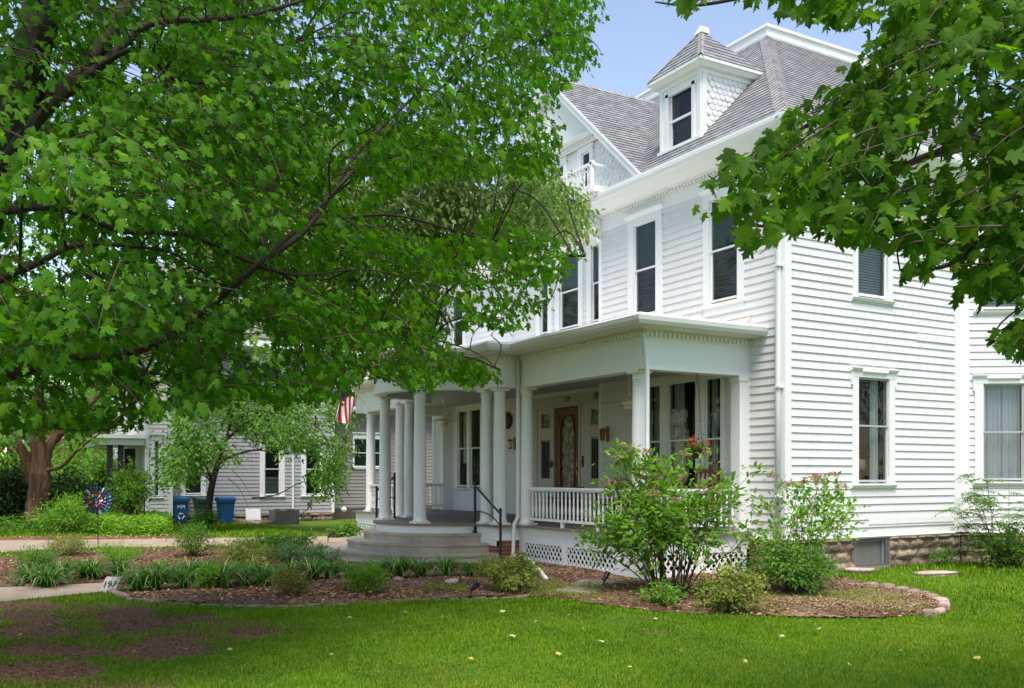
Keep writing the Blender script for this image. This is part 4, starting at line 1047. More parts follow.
def connect(limbs, centers, nb, r0=.02, maxL=99):
    """secondary branches from the nearest limb point to a choice of sprays"""
    S = np.concatenate(limbs); sel = rng.choice(len(centers), min(nb, len(centers)), replace=False); items = []
    for i in sel:
        c = centers[i]; dd = np.linalg.norm(S-c, axis=1)+.4*np.maximum(0, S[:,2]-c[2]); q = S[dd.argmin()]; L = np.linalg.norm(c-q)
        if L < .25 or L > maxL: continue
        m1 = q+(c-q)*.35+np.array([0,0,.10*L])+rng.normal(0,.05*L,3); m2 = q+(c-q)*.7+np.array([0,0,.07*L])+rng.normal(0,.06*L,3)
        pth = smooth_path([q,m1,m2,c], 4); items.append((pth, np.linspace(r0*min(1.6,.5+L*.35), .004, len(pth))))
    return items
def box_sample(n, bbox, polys, d0, d1, holes=(), zmin=.8, keep=None, dpow=2.):
    """points inside a crown volume"""
    out = []; got = 0
    while got < n:
        k = n*4; px = rng.uniform(bbox[0], bbox[2], k); py = rng.uniform(bbox[1], bbox[3], k)
        d = (d0**(dpow+1)+(d1**(dpow+1)-d0**(dpow+1))*rng.random(k))**(1/(dpow+1))
        ok = np.zeros(k, bool)
        for pl in polys: ok |= inpoly(px, py, pl)
        for h in holes: ok &= ~inpoly(px, py, h)
        r = (px-CX)/CF*d; X = np.stack([SA*r-CA*d+CAM[0], CA*r+SA*d+CAM[1], EYE-(py-CH)/CF*d], 1)
        ok &= X[:,2] > zmin
        if keep is not None: ok &= keep(X, px, py, d)
        out.append(X[ok]); got += ok.sum()
    return np.concatenate(out)[:n]
def PP(*a): return [P(*q) for q in a]

# ================================================================== BIG MAPLE ON THE LEFT
mt = thing('maple_tree', P(-150,660,8.6), 'large maple with dark leaning trunk and broad leafy crown filling the upper left', 'tree')
limb_px = [
  ([(-150,690,8.6),(-120,520,8.6),(-60,330,8.5),(-5,170,8.4),(30,60,8.4),(52,-60,8.5),(60,-260,8.8),(70,-520,9.2)], (.34,.27,.23,.18,.16,.14,.11,.04)),
  ([(-5,170,8.4),(38,112,8.5),(80,75,8.6),(118,20,8.8),(160,-60,9.2),(230,-190,9.9),(300,-330,10.6)], (.15,.12,.10,.085,.07,.05,.02)),
  ([(10,120,8.4),(48,30,8.1),(62,-40,7.9),(90,-170,7.6),(130,-330,7.3)], (.12,.10,.09,.06,.02)),
  ([(-20,200,8.4),(20,140,8.2),(60,98,8.2),(110,58,8.4),(150,24,8.6),(215,19,9.0),(262,12,9.6),(330,-12,10.4),(420,-70,11.4)], (.085,.075,.066,.056,.044,.036,.030,.022,.010)),
  ([(95,70,8.3),(140,48,8.2),(176,80,8.4),(232,78,8.8),(258,52,9.2),(300,40,9.8)], (.034,.03,.026,.022,.014,.006)),
  ([(-120,420,8.6),(-60,395,8.4),(20,372,8.4),(70,358,8.5),(112,357,8.7),(160,341,9.1),(212,304,9.6),(262,262,10.1),(310,225,10.6),(360,150,11.2),(420,90,11.8),(480,20,12.3)], (.12,.10,.075,.062,.060,.055,.052,.048,.042,.034,.024,.010)),
  ([(-70,330,8.5),(-30,230,8.3),(30,208,8.4),(78,213,8.6),(122,231,8.9),(190,236,9.4),(250,262,9.9),(300,275,10.4),(370,270,11.2),(450,290,11.9)], (.085,.070,.045,.040,.036,.03,.024,.018,.012,.006)),
  ([(-60,320,8.5),(-10,285,8.0),(40,262,8.1),(78,245,8.3),(140,247,8.7),(182,258,9.1),(240,300,9.6)], (.06,.05,.04,.032,.024,.016,.007)),
  ([(212,304,9.6),(260,262,9.7),(322,205,10.2),(345,180,10.6),(400,120,11.2),(470,70,11.8),(540,40,12.3)], (.045,.04,.034,.030,.024,.016,.007)),
  ([(262,262,10.1),(275,180,10.3),(300,146,10.5),(340,105,10.9),(390,60,11.4),(440,-20,12.)], (.038,.034,.03,.026,.018,.008)),
  ([(112,20,8.8),(112,60,8.9),(116,160,8.9),(116,225,8.8),(104,252,8.6)], (.014,.017,.014,.010,.006)),
  ([(262,262,10.1),(330,300,10.6),(400,330,11.2),(470,350,11.7),(500,370,11.9)], (.03,.024,.017,.01,.005)),
  ([(310,225,10.6),(390,215,11.3),(470,235,12.),(545,250,12.5),(585,256,12.8)], (.028,.022,.015,.009,.004)),
  ([(-60,330,8.5),(-140,240,7.6),(-240,120,6.9),(-360,20,6.2)], (.13,.10,.07,.03)),
  ([(-20,200,8.4),(-110,40,9.6),(-230,-120,11),(-320,-260,12)], (.12,.09,.06,.02)),
  ([(160,341,9.1),(120,420,9.2),(90,430,9.1),(40,428,8.9)], (.02,.014,.009,.004)),
]
limbs = []; items = []
for pp, rr in limb_px:
    pth = smooth_path(PP(*pp), 7); n0 = len(pp); rad = np.interp(np.linspace(0, n0-1, len(pth)), np.arange(n0), rr)
    rad = rad*(1+.05*np.sin(np.arange(len(pth))*2.1))*(1. if rr[0] > .3 else .72); limbs.append(pth); items.append((pth, rad))
V, F = multi_tube(items[:1]+items[1:3], 14); np_mesh('trunk', V, F, BARK, mt, smooth=True)
V, F = multi_tube(items[3:], 9); np_mesh('limb', V, F, BARK, mt, smooth=True)
main_poly = [(-420,-420),(560,-420),(640,-160),(648,-40),(604,-6),(606,16),(590,30),(588,48),(604,52),(596,70),(570,84),(556,98),(566,118),(558,150),(548,170),(540,182),
  (520,196),(500,205),(505,222),(540,232),(572,243),(590,256),(572,268),(552,290),(546,312),(524,326),(506,336),(490,322),(474,332),(450,328),(440,345),(470,356),(500,372),(506,384),(486,378),(470,392),(452,380),(432,388),(418,396),(400,384),(374,378),(352,386),(344,408),(336,398),(322,404),(300,398),(282,410),(262,404),(246,392),(228,408),(206,402),(188,420),(168,408),(150,420),(130,432),(108,424),(84,436),(60,430),(36,436),(14,430),(-40,440),(-420,470)]
holes_l = [[(136,352),(150,346),(160,362),(150,376),(138,372)],[(150,372),(166,378),(172,398),(158,404)],[(240,330),(262,322),(274,346),(268,366),(250,362)],[(222,356),(236,360),(234,378),(222,376)],
  [(434,310),(452,300),(466,318),(452,332),(436,336)],[(300,228),(314,220),(318,236),(306,246)],[(20,225),(40,222),(36,246),(22,244)],[(124,66),(140,60),(142,80),(126,84)],[(325,140),(345,136),(350,152),(332,158)],[(345,190),(362,186),(360,204),(348,206)],[(165,196),(180,196),(176,214),(166,212)],[(84,386),(104,384),(100,404),(86,404)],[(376,206),(400,190),(440,180),(500,176),(540,180),(585,190),(592,232),(560,232),(520,214),(486,212),(470,232),(440,240),(410,236),(384,226)],[(356,180),(372,176),(380,196),(362,198)]]
def keep_l(X, px, py, d):
    n = noise3(X, 1.15, .7)
    lim = 9.0+np.clip((px-150)/110., -1.5, 4.2)          # the crown reaches further back to the right
    ok = (d < lim+2.6) & (d > lim-2.6) & (n > -.34)
    ok &= (rng.random(len(px)) < np.where((px < -30)|(py < -40), np.where(px < 300, .28, .04), np.where(px < 250, 1., .66)))
    ok &= np.sin(2*PI*(X[:,2]*1.15+.35*noise3(X,.5,2.))) > -.55
    return ok
LP = np.concatenate([limbs[i] for i in (0,1,3,5,6,7)]); lpx, lpy, lpd = proj_np(LP)
def clear_limbs(X, px, py, d, rad=13):
    dd = (px[:,None]-lpx[None])**2+(py[:,None]-lpy[None])**2; j = dd.argmin(1)
    front = (dd[np.arange(len(px)),j] < rad*rad) & (d < lpd[j]+.35)
    return ~front | (np.random.default_rng(5).random(len(px)) < .22)
keep_l0 = keep_l
def keep_l(X, px, py, d): return keep_l0(X, px, py, d) & clear_limbs(X, px, py, d)
def cull_l(px, py, d):
    j = rng.normal(0, 4, len(px)); ok = inpoly(px+j, py+j*.6, main_poly)
    for h in holes_l: ok &= ~inpoly(px, py, h)
    ok2 = ok.copy(); i = np.nonzero(ok & (px > -10) & (px < 620) & (py > -10))[0]
    for s in np.array_split(i, 40): ok2[s] &= clear_limbs(None, px[s], py[s], d[s], 5)
    return ok2
cen = box_sample(4000, (-420,-420,660,475), [main_poly], 5.2, 15., holes_l, keep=keep_l, zmin=1.6)
tw, _ = sprays(cen, P(-20,200,8.4)[:2], 14, .088, MAPLE_LO, LM['maple'], mt, cull_l, (.4,.8), .45, .8)
conn = connect(limbs, cen, 200, .012)
V, F = multi_tube(conn, 5); np_mesh('branches', V, F, BARK, mt, smooth=True)
V, F = multi_tube(tw, 3); np_mesh('twigs', V, F, TWIG, mt)

# ================================================================== NEAR MAPLE ON THE RIGHT (trunk outside the picture)
rt = thing('maple_tree', P(1330,690,7.6), 'maple bough with large lobed leaves hanging into the upper right in front of the house', 'tree')
rl = [
  ([(1330,700,7.6),(1320,420,7.6),(1315,180,7.6),(1320,-60,7.6),(1340,-420,7.6)], (.24,.20,.18,.15,.05)),
  ([(1315,150,7.6),(1220,90,7.0),(1120,55,6.5),(1024,38,6.1),(960,60,5.9),(905,70,5.7),(850,100,5.6),(800,130,5.6),(750,170,5.6)], (.09,.07,.05,.034,.028,.024,.017,.011,.005)),
  ([(1120,55,6.5),(1040,0,6.1),(940,-30,5.8),(860,-20,5.6),(780,-10,5.5),(700,5,5.5),(655,2,5.5)], (.04,.035,.028,.02,.014,.009,.004)),
  ([(1220,110,7.0),(1110,120,6.3),(1030,118,5.9),(970,140,5.7),(905,165,5.5),(850,200,5.4),(800,225,5.4),(735,225,5.4)], (.05,.04,.026,.021,.016,.012,.009,.004)),
  ([(1110,120,6.3),(1040,190,5.7),(990,230,5.5),(950,265,5.4),(900,270,5.4)], (.03,.02,.015,.010,.004)),
  ([(1316,300,7.6),(1180,300,6.6),(1090,310,6.1),(1030,318,5.9),(990,345,5.8)], (.05,.035,.02,.012,.004)),
  ([(1320,-20,7.6),(1180,-160,6.4),(1020,-240,5.8),(860,-260,5.6)], (.09,.07,.045,.02)),
  ([(1315,100,7.6),(1420,-60,6.6),(1560,-180,6.)], (.09,.06,.02)),
]
limbs = []; items = []
for pp, rr in rl:
    pth = smooth_path(PP(*pp), 7); n0 = len(pp); rad = np.interp(np.linspace(0, n0-1, len(pth)), np.arange(n0), rr); limbs.append(pth); items.append((pth, rad))
V, F = multi_tube(items[:1], 14); np_mesh('trunk', V, F, BARK, rt, smooth=True)
V, F = multi_tube(items[1:], 8); np_mesh('limb', V, F, BARK, rt, smooth=True)
rp1 = [(1400,-300),(800,-300),(640,-120),(648,-10),(668,4),(684,14),(700,8),(716,-6),(750,2),(772,10),(800,18),(822,26),(842,34),(852,22),(874,20),(876,40),(852,62),(818,88),(790,104),(770,122),(748,146),(730,152),(712,166),(706,186),(722,196),(724,214),(744,226),(748,252),(770,246),(800,228),(826,236),(846,252),(862,238),(892,246),(910,262),(898,284),(920,284),(938,256),(962,276),(958,300),(975,312),(992,300),(1010,306),(1030,320),(1060,340),(1400,330)]
rp2 = [(1400,330),(1400,380),(1100,372),(1020,362),(1000,352),(985,344),(990,332),(1016,322)]
rp3 = [(686,216),(702,200),(716,210),(706,226)]
def keep_r(X, px, py, d):
    n = noise3(X, 2.0, 2.1); lim = 5.5+np.clip((px-900)/420., -.3, 1.6)
    ok = (np.abs(d-lim) < .75) & (n > -.48)
    return ok & (rng.random(len(px)) < np.where(px > 1080, .16, np.where(py < -40, .05, 1.)))
def cull_r(px, py, d):
    j = rng.normal(0, 5, len(px)); return inpoly(px+j, py-j*.5, rp1)|inpoly(px, py, rp2)|inpoly(px, py, rp3)
cen = box_sample(580, (640,-300,1400,380), [rp1,rp2,rp3], 4.4, 8.2, [[(915,60),(935,54),(940,70),(920,76)]], keep=keep_r, zmin=1.6, dpow=2)
cen = np.concatenate([cen, np.array([list(P(*q)) for q in ((693,222,5.4),(706,214,5.4),(735,240,5.4),(728,270,5.4),(842,272,5.4),(990,340,5.8),(1010,334,5.8),(1005,350,5.8),(900,270,5.4),(668,4,5.5),(690,10,5.5),(750,8,5.5),(800,16,5.5),(846,36,5.5))])])
tw, _ = sprays(cen, P(1315,100,7.6)[:2], 11, .102, MAPLE_HI, LM['maple2'], rt, cull_r, (.3,.55), .5, .85, flat=.14)
conn = connect(limbs, cen, 110, .008, .8)
V, F = multi_tube(conn, 5); np_mesh('branches', V, F, BARK, rt, smooth=True)
V, F = multi_tube(tw, 4); np_mesh('twigs', V, F, TWIG, rt)

# ================================================================== GREY-GREEN OAK BEHIND THE MAPLE
ot = thing('oak_tree', P(-260,560,17.5), 'grey-green fine leaved tree behind the big maple, its branch ends touching the house gable', 'tree')
ol = [([(-260,575,17.5),(-240,300,17.4),(-180,60,17.2),(-120,-160,17.)], (.34,.28,.22,.08)),
      ([(-225,220,17.4),(-60,150,17),(120,130,16.8),(260,150,16.6),(360,190,16.6),(450,215,16.6),(540,215,16.7),(590,200,16.8)], (.17,.15,.12,.09,.065,.045,.025,.008)),
      ([(260,150,16.6),(330,210,16.2),(380,260,16),(430,300,16),(450,330,16)], (.06,.045,.03,.018,.007)),
      ([(360,190,16.6),(430,160,16.8),(500,160,17),(560,165,17)], (.04,.03,.018,.007))]
limbs = []; items = []
for pp, rr in ol:
    pth = smooth_path(PP(*pp), 6); n0 = len(pp); rad = np.interp(np.linspace(0, n0-1, len(pth)), np.arange(n0), rr); limbs.append(pth); items.append((pth, rad))
V, F = multi_tube(items[:1], 12); np_mesh('trunk', V, F, BARK, ot, smooth=True)
V, F = multi_tube(items[1:], 8); np_mesh('limb', V, F, BARK, ot, smooth=True)
op = [(200,100),(420,130),(540,160),(566,176),(580,190),(594,206),(586,222),(592,238),(572,240),(540,236),(500,240),(470,270),(450,300),(452,330),(434,350),(400,340),(370,350),(330,340),(280,310),(180,260)]
cen = box_sample(1700, (180,90,600,360), [op], 15.2, 17.6, keep=lambda X,px,py,d: noise3(X,1.3,4.) > -.42)
tw, _ = sprays(cen, P(100,150,16.8)[:2], 32, .125, OVATE, LM['oak'], ot, lambda px, py, d: inpoly(px+rng.normal(0,9,len(px)), py+rng.normal(0,9,len(px)), op), (.5,.9), .5, .5, flat=.3)
V, F = multi_tube(connect(limbs, cen, 40, .008), 4); np_mesh('branches', V, F, BARK, ot, smooth=True)
# ================================================================== GROUND
GZ = -.10
def G(px, py, z=GZ): return onZ(px, py, z)
def Gs(*pts): return [G(*p) for p in pts]
def lawnmat():
    m, t, out = nt('lawn_turf'); L = t.links.new
    tc = N(t, 'ShaderNodeTexCoord')
    a = N(t, 'ShaderNodeTexNoise'); a.inputs['Scale'].default_value = .55; a.inputs['Detail'].default_value = 7; a.inputs['Roughness'].default_value = .65; L(tc.outputs['Object'], a.inputs['Vector'])
    b = N(t, 'ShaderNodeTexNoise'); b.inputs['Scale'].default_value = 26; b.inputs['Detail'].default_value = 6; L(tc.outputs['Object'], b.inputs['Vector'])
    c = N(t, 'ShaderNodeMath', operation='MULTIPLY_ADD'); c.inputs[1].default_value = .45; L(b.outputs[0], c.inputs[0]); L(a.outputs[0], c.inputs[2])
    col = ramp(t, c.outputs[0], [(.42,(.10,.075,.03)),(.56,(.085,.105,.018)),(.72,(.085,.155,.016)),(.9,(.13,.20,.025))])
    at = N(t, 'ShaderNodeAttribute', attribute_name='rnd'); soil = ramp(t, b.outputs[0], [(.3,(.095,.045,.026)),(.5,(.15,.078,.047)),(.7,(.23,.135,.088))])
    mx = N(t, 'ShaderNodeMix', data_type='RGBA'); L(at.outputs['Fac'], mx.inputs[0]); L(col, mx.inputs[6]); L(soil, mx.inputs[7])
    s = N(t, 'ShaderNodeBsdfPrincipled'); s.inputs['Roughness'].default_value = .95; s.inputs['Specular IOR Level'].default_value = .1; L(mx.outputs[2], s.inputs['Base Color'])
    bp = N(t, 'ShaderNodeBump'); bp.inputs['Distance'].default_value = .05; L(b.outputs[0], bp.inputs['Height']); L(bp.outputs[0], s.inputs['Normal'])
    L(s.outputs[0], out.inputs[0]); return m
SB = [(0,612,1.),(90,613,.9),(190,628,.8),(130,638,.9),(60,620,1.2),(150,621,1.0),(40,645,.9),(225,632,.75),(-10,640,1.1),(95,648,.6),(10,676,.8),(110,690,.5),(-60,600,1.2),(-120,640,1.5),(655,633,.16),(-40,620,1.2),(160,650,.6)]
SB = [(*G(a_, b_), c_*1.2) for a_, b_, c_ in SB]
def soilf(x, y):
    v = np.zeros_like(x)
    for sx_, sy_, sr in SB: v = np.maximum(v, np.exp(-((x-sx_)**2+(y-sy_)**2)/(sr*sr)))
    X = np.stack([x.ravel(), y.ravel(), 0*x.ravel()], 1); v = v+.13*noise3(X, 2.2, 3.).reshape(x.shape)+.16*noise3(X, 6.5, 1.).reshape(x.shape)
    q = np.clip((v-.36)/.40, 0, 1); return q*q*(3-2*q)
gx = np.concatenate([[-400,-120,-60,-30], np.arange(-16,14,.12), [30,80,400]]); gy = np.concatenate([[-400,-100,-40], np.arange(-18,8,.12), [20,60,400]])
GX_, GY_ = np.meshgrid(gx, gy, indexing='ij'); LV = np.stack([GX_, GY_, np.full(GX_.shape, GZ-.004)], -1).reshape(-1,3); w_ = len(gy)
ii, jj = np.meshgrid(np.arange(len(gx)-1), np.arange(w_-1), indexing='ij'); LF = np.stack([ii*w_+jj,(ii+1)*w_+jj,(ii+1)*w_+jj+1,ii*w_+jj+1], -1).reshape(-1,4)
tag(np_mesh('lawn', LV, LF, lawnmat(), None, soilf(GX_, GY_).ravel()), kind='structure')

BED = Gs((104,584),(118,596),(150,602),(200,605),(250,608),(300,607),(350,605),(400,602),(450,600),(500,598),(535,597),(560,600),(600,606),(650,612),(700,615),(760,617),(820,619),(880,619),(925,615),(944,608),(938,599),(912,592),(884,589),(858,582))+[(.12,.3),(0.0,0.05),(-.85,-.05),(-.85,-2.25),(-4.7,-2.25),(-4.7,-2.8),(-7.1,-2.8),(-9.4,-2.8),(-9.5,-2.3)]+Gs((330,553),(300,550),(240,549),(160,550),(80,552),(20,557),(-40,562),(-110,575),(-110,590),(-20,588),(40,587))
WALK = Gs((-140,545),(-20,542),(120,540.5),(240,539),(330,537.5),(352,537),(350,548),(300,548.5),(240,547),(160,548),(80,549),(20,552.5),(-40,557),(-140,568))
PATH = Gs((-160,594),(-20,589),(40,587),(104,583.5),(112,588),(100,593),(60,597),(0,603),(-60,610),(-160,620))
SOIL = [Gs((-60,612),(20,607),(90,605),(150,610),(200,618),(245,626),(275,636),(220,644),(150,646),(100,656),(40,668),(-60,676)), Gs((-60,668),(10,660),(80,664),(140,676),(150,700),(60,720),(-60,740)), Gs((330,640),(380,632),(410,640),(360,650)), Gs((150,676),(210,668),(250,680),(190,690)), Gs((640,634),(672,631),(690,636),(660,640))]
STRIP = Gs((-140,540),(-20,538),(120,536.5),(210,536.5),(214,539),(120,540.2),(-20,541.6),(-140,544.5))
def sheet(name, poly, z, mat, kind='structure', thick=.05):
    mb = MB(); p = list(poly); 
    area = sum(p[i][0]*p[(i+1)%len(p)][1]-p[(i+1)%len(p)][0]*p[i][1] for i in range(len(p)))
    if area < 0: p = p[::-1]
    ngon(mb, p, z-thick, z); return tag(mb.build(name, mat), kind=kind)
sheet('walkway', WALK, GZ+.035, M['walk']); sheet('garden_path', PATH, GZ+.02, M['walk'])
M['soil'] = pmat('bare_soil', [(.3,(.085,.038,.022)),(.5,(.14,.066,.038)),(.7,(.21,.11,.07))], 5, .95, .02, 40, 9)
def ragged(poly, n=10, amp=.12):
    out = []; k = len(poly)
    for i in range(k):
        a = Vector(poly[i]); b = Vector(poly[(i+1)%k])
        for j in range(n):
            p = a.lerp(b, j/n); q = (b-a).normalized(); s = math.sin(i*3.1+j*2.3)+.6*math.sin(j*5.7+i); p = p+Vector((-q.y,q.x))*amp*s*.6; out.append((p.x,p.y))
    return out
def mulchmat():
    m, t, out = nt('bark_mulch'); L = t.links.new
    tc = N(t, 'ShaderNodeTexCoord')
    v = N(t, 'ShaderNodeTexVoronoi'); v.inputs['Scale'].default_value = 24; L(tc.outputs['Object'], v.inputs['Vector'])
    n = N(t, 'ShaderNodeTexNoise'); n.inputs['Scale'].default_value = 1.1; n.inputs['Detail'].default_value = 8; L(tc.outputs['Object'], n.inputs['Vector'])
    sx = N(t, 'ShaderNodeSeparateColor'); L(v.outputs['Color'], sx.inputs[0])
    ad = N(t, 'ShaderNodeMath', operation='MULTIPLY_ADD'); ad.inputs[1].default_value = .35; L(sx.outputs[0], ad.inputs[0]); L(n.outputs[0], ad.inputs[2])
    b = N(t, 'ShaderNodeBsdfPrincipled'); b.inputs['Roughness'].default_value = .95; b.inputs['Specular IOR Level'].default_value = .15
    L(ramp(t, ad.outputs[0], [(.38,(.045,.022,.015)),(.6,(.10,.052,.034)),(.75,(.16,.09,.06)),(.92,(.24,.155,.105))]), b.inputs['Base Color'])
    bp = N(t, 'ShaderNodeBump'); bp.inputs['Distance'].default_value = .03; L(v.outputs[0], bp.inputs['Height']); L(bp.outputs[0], b.inputs['Normal'])
    L(b.outputs[0], out.inputs[0]); return m
M['mulch'] = mulchmat()
def grid_bed(name, poly, res, mat, zf):
    P_ = np.array(poly); x0, y0 = P_.min(0); x1, y1 = P_.max(0)
    xs = np.arange(x0, x1+res, res); ys = np.arange(y0, y1+res, res); X, Y = np.meshgrid(xs, ys, indexing='ij')
    ins = (inpoly(X.ravel()+res/2, Y.ravel()+res/2, poly) & (np.hypot(X.ravel()-PCX, Y.ravel()-PCY) > 2.85)).reshape(X.shape)
    Z = zf(X, Y); V = np.stack([X, Y, Z], -1).reshape(-1,3); i, j = np.nonzero(ins[:-1,:-1]); w = len(ys)
    F = np.stack([i*w+j, (i+1)*w+j, (i+1)*w+j+1, i*w+j+1], -1)
    used = np.unique(F); mp_ = -np.ones(len(V), int); mp_[used] = np.arange(len(used))
    return tag(np_mesh(name, V[used], mp_[F], mat, smooth=True), kind='structure')
def bedz(X, Y): return GZ+.022+.018*np.sin(X*2.3+np.sin(Y*1.7))+.014*np.sin(Y*3.1+X)+.006*np.sin(X*17+3*np.sin(Y*11))
grid_bed('mulch_bed', BED, .07, M['mulch'], bedz)
sheet('leaf_strewn_strip', STRIP, GZ+.012, M['mulch'])

def sample_poly(poly, n):
    P_ = np.array(poly); x0, y0 = P_.min(0); x1, y1 = P_.max(0); out = []; g = 0
    while g < n:
        p = rng.uniform((x0,y0), (x1,y1), (n*2,2)); p = p[inpoly(p[:,0], p[:,1], poly) & (np.hypot(p[:,0]-PCX, p[:,1]-PCY) > 2.83)]; out.append(p); g += len(p)
    return np.concatenate(out)[:n]
# bark chips and dead leaves over the mulch
LM['chips'] = leafmat('mulch_chips', [(0,(.05,.025,.018)),(.4,(.12,.062,.042)),(.7,(.21,.12,.08)),(.93,(.34,.21,.14)),(1,(.46,.32,.22))], .02)
LM['litter'] = leafmat('dead_leaves', [(0,(.20,.06,.02)),(.4,(.33,.13,.05)),(.8,(.42,.26,.13)),(1,(.52,.40,.26))], .15)
p = sample_poly(BED, 26000); z = bedz(p[:,0], p[:,1])+.006
pos = np.column_stack([p, z+rng.uniform(0,.012,len(p))]); n = len(pos)
CHIP = (np.array([(-.20,0,0),(.20,.05,0),(.16,1,.08),(-.18,.9,-.05)], float), np.array([(0,1,2),(0,2,3)]))
o = leaf_obj('bark_chips', CHIP, pos, np.column_stack([rng.normal(0,1,(n,2)), rng.normal(0,.25,n)]), np.column_stack([rng.normal(0,.5,(n,2)), np.ones(n)]), rng.uniform(.02,.055,n), LM['chips'], None, rng.random(n)); tag(o, kind='stuff')
q1 = sample_poly(Gs((120,598),(330,600),(430,600),(420,590),(300,590),(170,592)), 800); q2 = sample_poly(Gs((790,612),(900,614),(940,606),(905,594),(860,585),(800,590)), 800); q3 = sample_poly(BED, 900); q4 = sample_poly(STRIP, 800)
LM['straw'] = leafmat('dry_straw', [(0,(.12,.08,.04)),(.5,(.24,.17,.09)),(.85,(.36,.27,.15)),(1,(.46,.38,.24))], .1)
n = len(q2)*9; q2 = np.repeat(q2,9,0)+rng.normal(0,.14,(n,2)); q2 = q2[inpoly(q2[:,0],q2[:,1],BED)]; n = len(q2); pos = np.column_stack([q2, bedz(q2[:,0],q2[:,1])+.012+rng.uniform(0,.015,n)])
o = leaf_obj('straw_litter', CHIP, pos, np.column_stack([rng.normal(0,1,(n,2)), rng.normal(0,.2,n)]), np.column_stack([rng.normal(0,.5,(n,2)), np.ones(n)]), rng.uniform(.014,.034,n), LM['straw'], None, rng.random(n)); tag(o, kind='stuff')
p = np.concatenate([q1,q3,q4]); n = len(p); pos = np.column_stack([p, bedz(p[:,0],p[:,1])+.02+rng.uniform(0,.015,n)])
o = leaf_obj('leaf_litter', TINY, pos, np.column_stack([rng.normal(0,1,(n,2)), rng.normal(0,.3,n)]), np.column_stack([rng.normal(0,.6,(n,2)), np.ones(n)]), rng.uniform(.03,.075,n), LM['litter'], None, rng.random(n)); tag(o, kind='stuff')
# moss
def cover(name, poly, n, size, mat, h=.05, tm=TINY, bias=0, kind='stuff', up=.6):
    p = sample_poly(poly, n); keepm = noise3(np.column_stack([p, np.zeros(len(p))]), 2.6, 1.1) > -.30; p = p[keepm]; n = len(p)
    pos = np.column_stack([p, GZ+.03+h*rng.random(n)**1.5]); d = np.column_stack([rng.normal(0,1,(n,2)), rng.uniform(-.1,up*2,n)])
    o = leaf_obj(name, tm, pos, d, np.column_stack([rng.normal(0,.5,(n,2)), np.ones(n)]), size*rng.uniform(.6,1.3,n), mat, None, np.clip(rng.normal(.5+bias,.25,n),0,1)); return tag(o, kind=kind) if kind else o
cover('moss', Gs((515,592),(545,598),(600,604),(660,608),(640,588),(590,584),(540,578)), 9000, .022, LM['olive'], .02)
cover('moss', Gs((425,590),(470,594),(468,586),(430,584)), 2500, .02, LM['olive'], .02)
cover('moss', Gs((690,612),(840,617),(930,612),(930,602),(870,592),(780,590),(720,598)), 12000, .02, LM['olive'], .015)

# ---- lawn grass
def blades(n, rmin, rmax, hmin, hmax, w, a0=-36, a1=36, pw=1.0):
    u = rng.random(n); r = (rmin**(2-pw)+(rmax**(2-pw)-rmin**(2-pw))*u)**(1/(2-pw)) if pw != 2 else rmin*(rmax/rmin)**u
    a = np.radians(rng.uniform(a0, a1, n)); rt_ = r*np.sin(a); fw = r*np.cos(a)
    x = SA*rt_-CA*fw+CAM[0]; y = CA*rt_+SA*fw+CAM[1]
    ok = ~inpoly(x, y, BED) & ~inpoly(x, y, PATH) & ~inpoly(x, y, WALK) & ~((x < .05)&(y > -3.)) & ~((x > -13)&(x < .05)&(y > -2.4)) & ~inpoly(x, y, [(-.1,4.4),(1.2,6.2),(1.2,12),(-.1,12)]) & ~(np.hypot(x-PCX,y-PCY) < 2.8) & ~inpoly(x,y,STRIP)
    x, y, r = x[ok], y[ok], r[ok]; X = np.column_stack([x,y,np.zeros(len(x))])
    dens = np.clip(.95+.5*noise3(X,.9,5.), .1, 1); 
    sv = soilf(x, y); dens = dens*(1-sv*(.97-.55*(noise3(X,3.1,2.)>.25)))
    k = rng.random(len(x)) < dens; x, y, r, X, dens = x[k], y[k], r[k], X[k], dens[k]; n = len(x)
    h = rng.uniform(hmin, hmax, n)*(.8+.35*noise3(X,1.3,.3)); h = np.maximum(h,.015); az = rng.uniform(0, 2*PI, n); le = rng.uniform(.1,.75,n)*h; wv = w*(r/8.)**.6*rng.uniform(.7,1.2,n)
    d = np.column_stack([np.cos(az), np.sin(az)]); s = np.column_stack([-d[:,1], d[:,0]]); b = np.column_stack([x,y])
    v0 = np.column_stack([b-s*wv[:,None]/2, np.full(n,GZ-.005)]); v1 = np.column_stack([b+s*wv[:,None]/2, np.full(n,GZ-.005)])
    v2 = np.column_stack([b+s*wv[:,None]*.4+d*le[:,None]*.4, GZ+h*.62]); v3 = np.column_stack([b-s*wv[:,None]*.4+d*le[:,None]*.4, GZ+h*.62]); v4 = np.column_stack([b+d*le[:,None], GZ+h])
    V = np.stack([v0,v1,v2,v3,v4],1).reshape(-1,3); base = np.arange(n)[:,None]*5
    F = np.concatenate([base+np.array([[0,1,2]]), base+np.array([[0,2,3]]), base+np.array([[3,2,4]])])
    rnd = np.clip(rng.normal(.45,.22,n)+.26*noise3(X,.7,8.)+.18*noise3(X,3.,1.)+.12*noise3(X,9.,4.),0,1)
    return V, F, np.repeat(rnd,5)
LM['grass'] = leafmat('grass_blades', [(0,(.070,.125,.006)),(.4,(.112,.212,.007)),(.75,(.165,.26,.010)),(.95,(.24,.305,.025)),(1,(.34,.31,.10))], .35)
V1, F1, r1 = blades(360000, 5.4, 12.6, .020, .048, .0050, pw=.6)
V2, F2, r2 = blades(150000, 11.5, 20, .03, .07, .008, pw=.9)
V3, F3, r3 = blades(90000, 18, 36, .05, .12, .016, pw=1.)
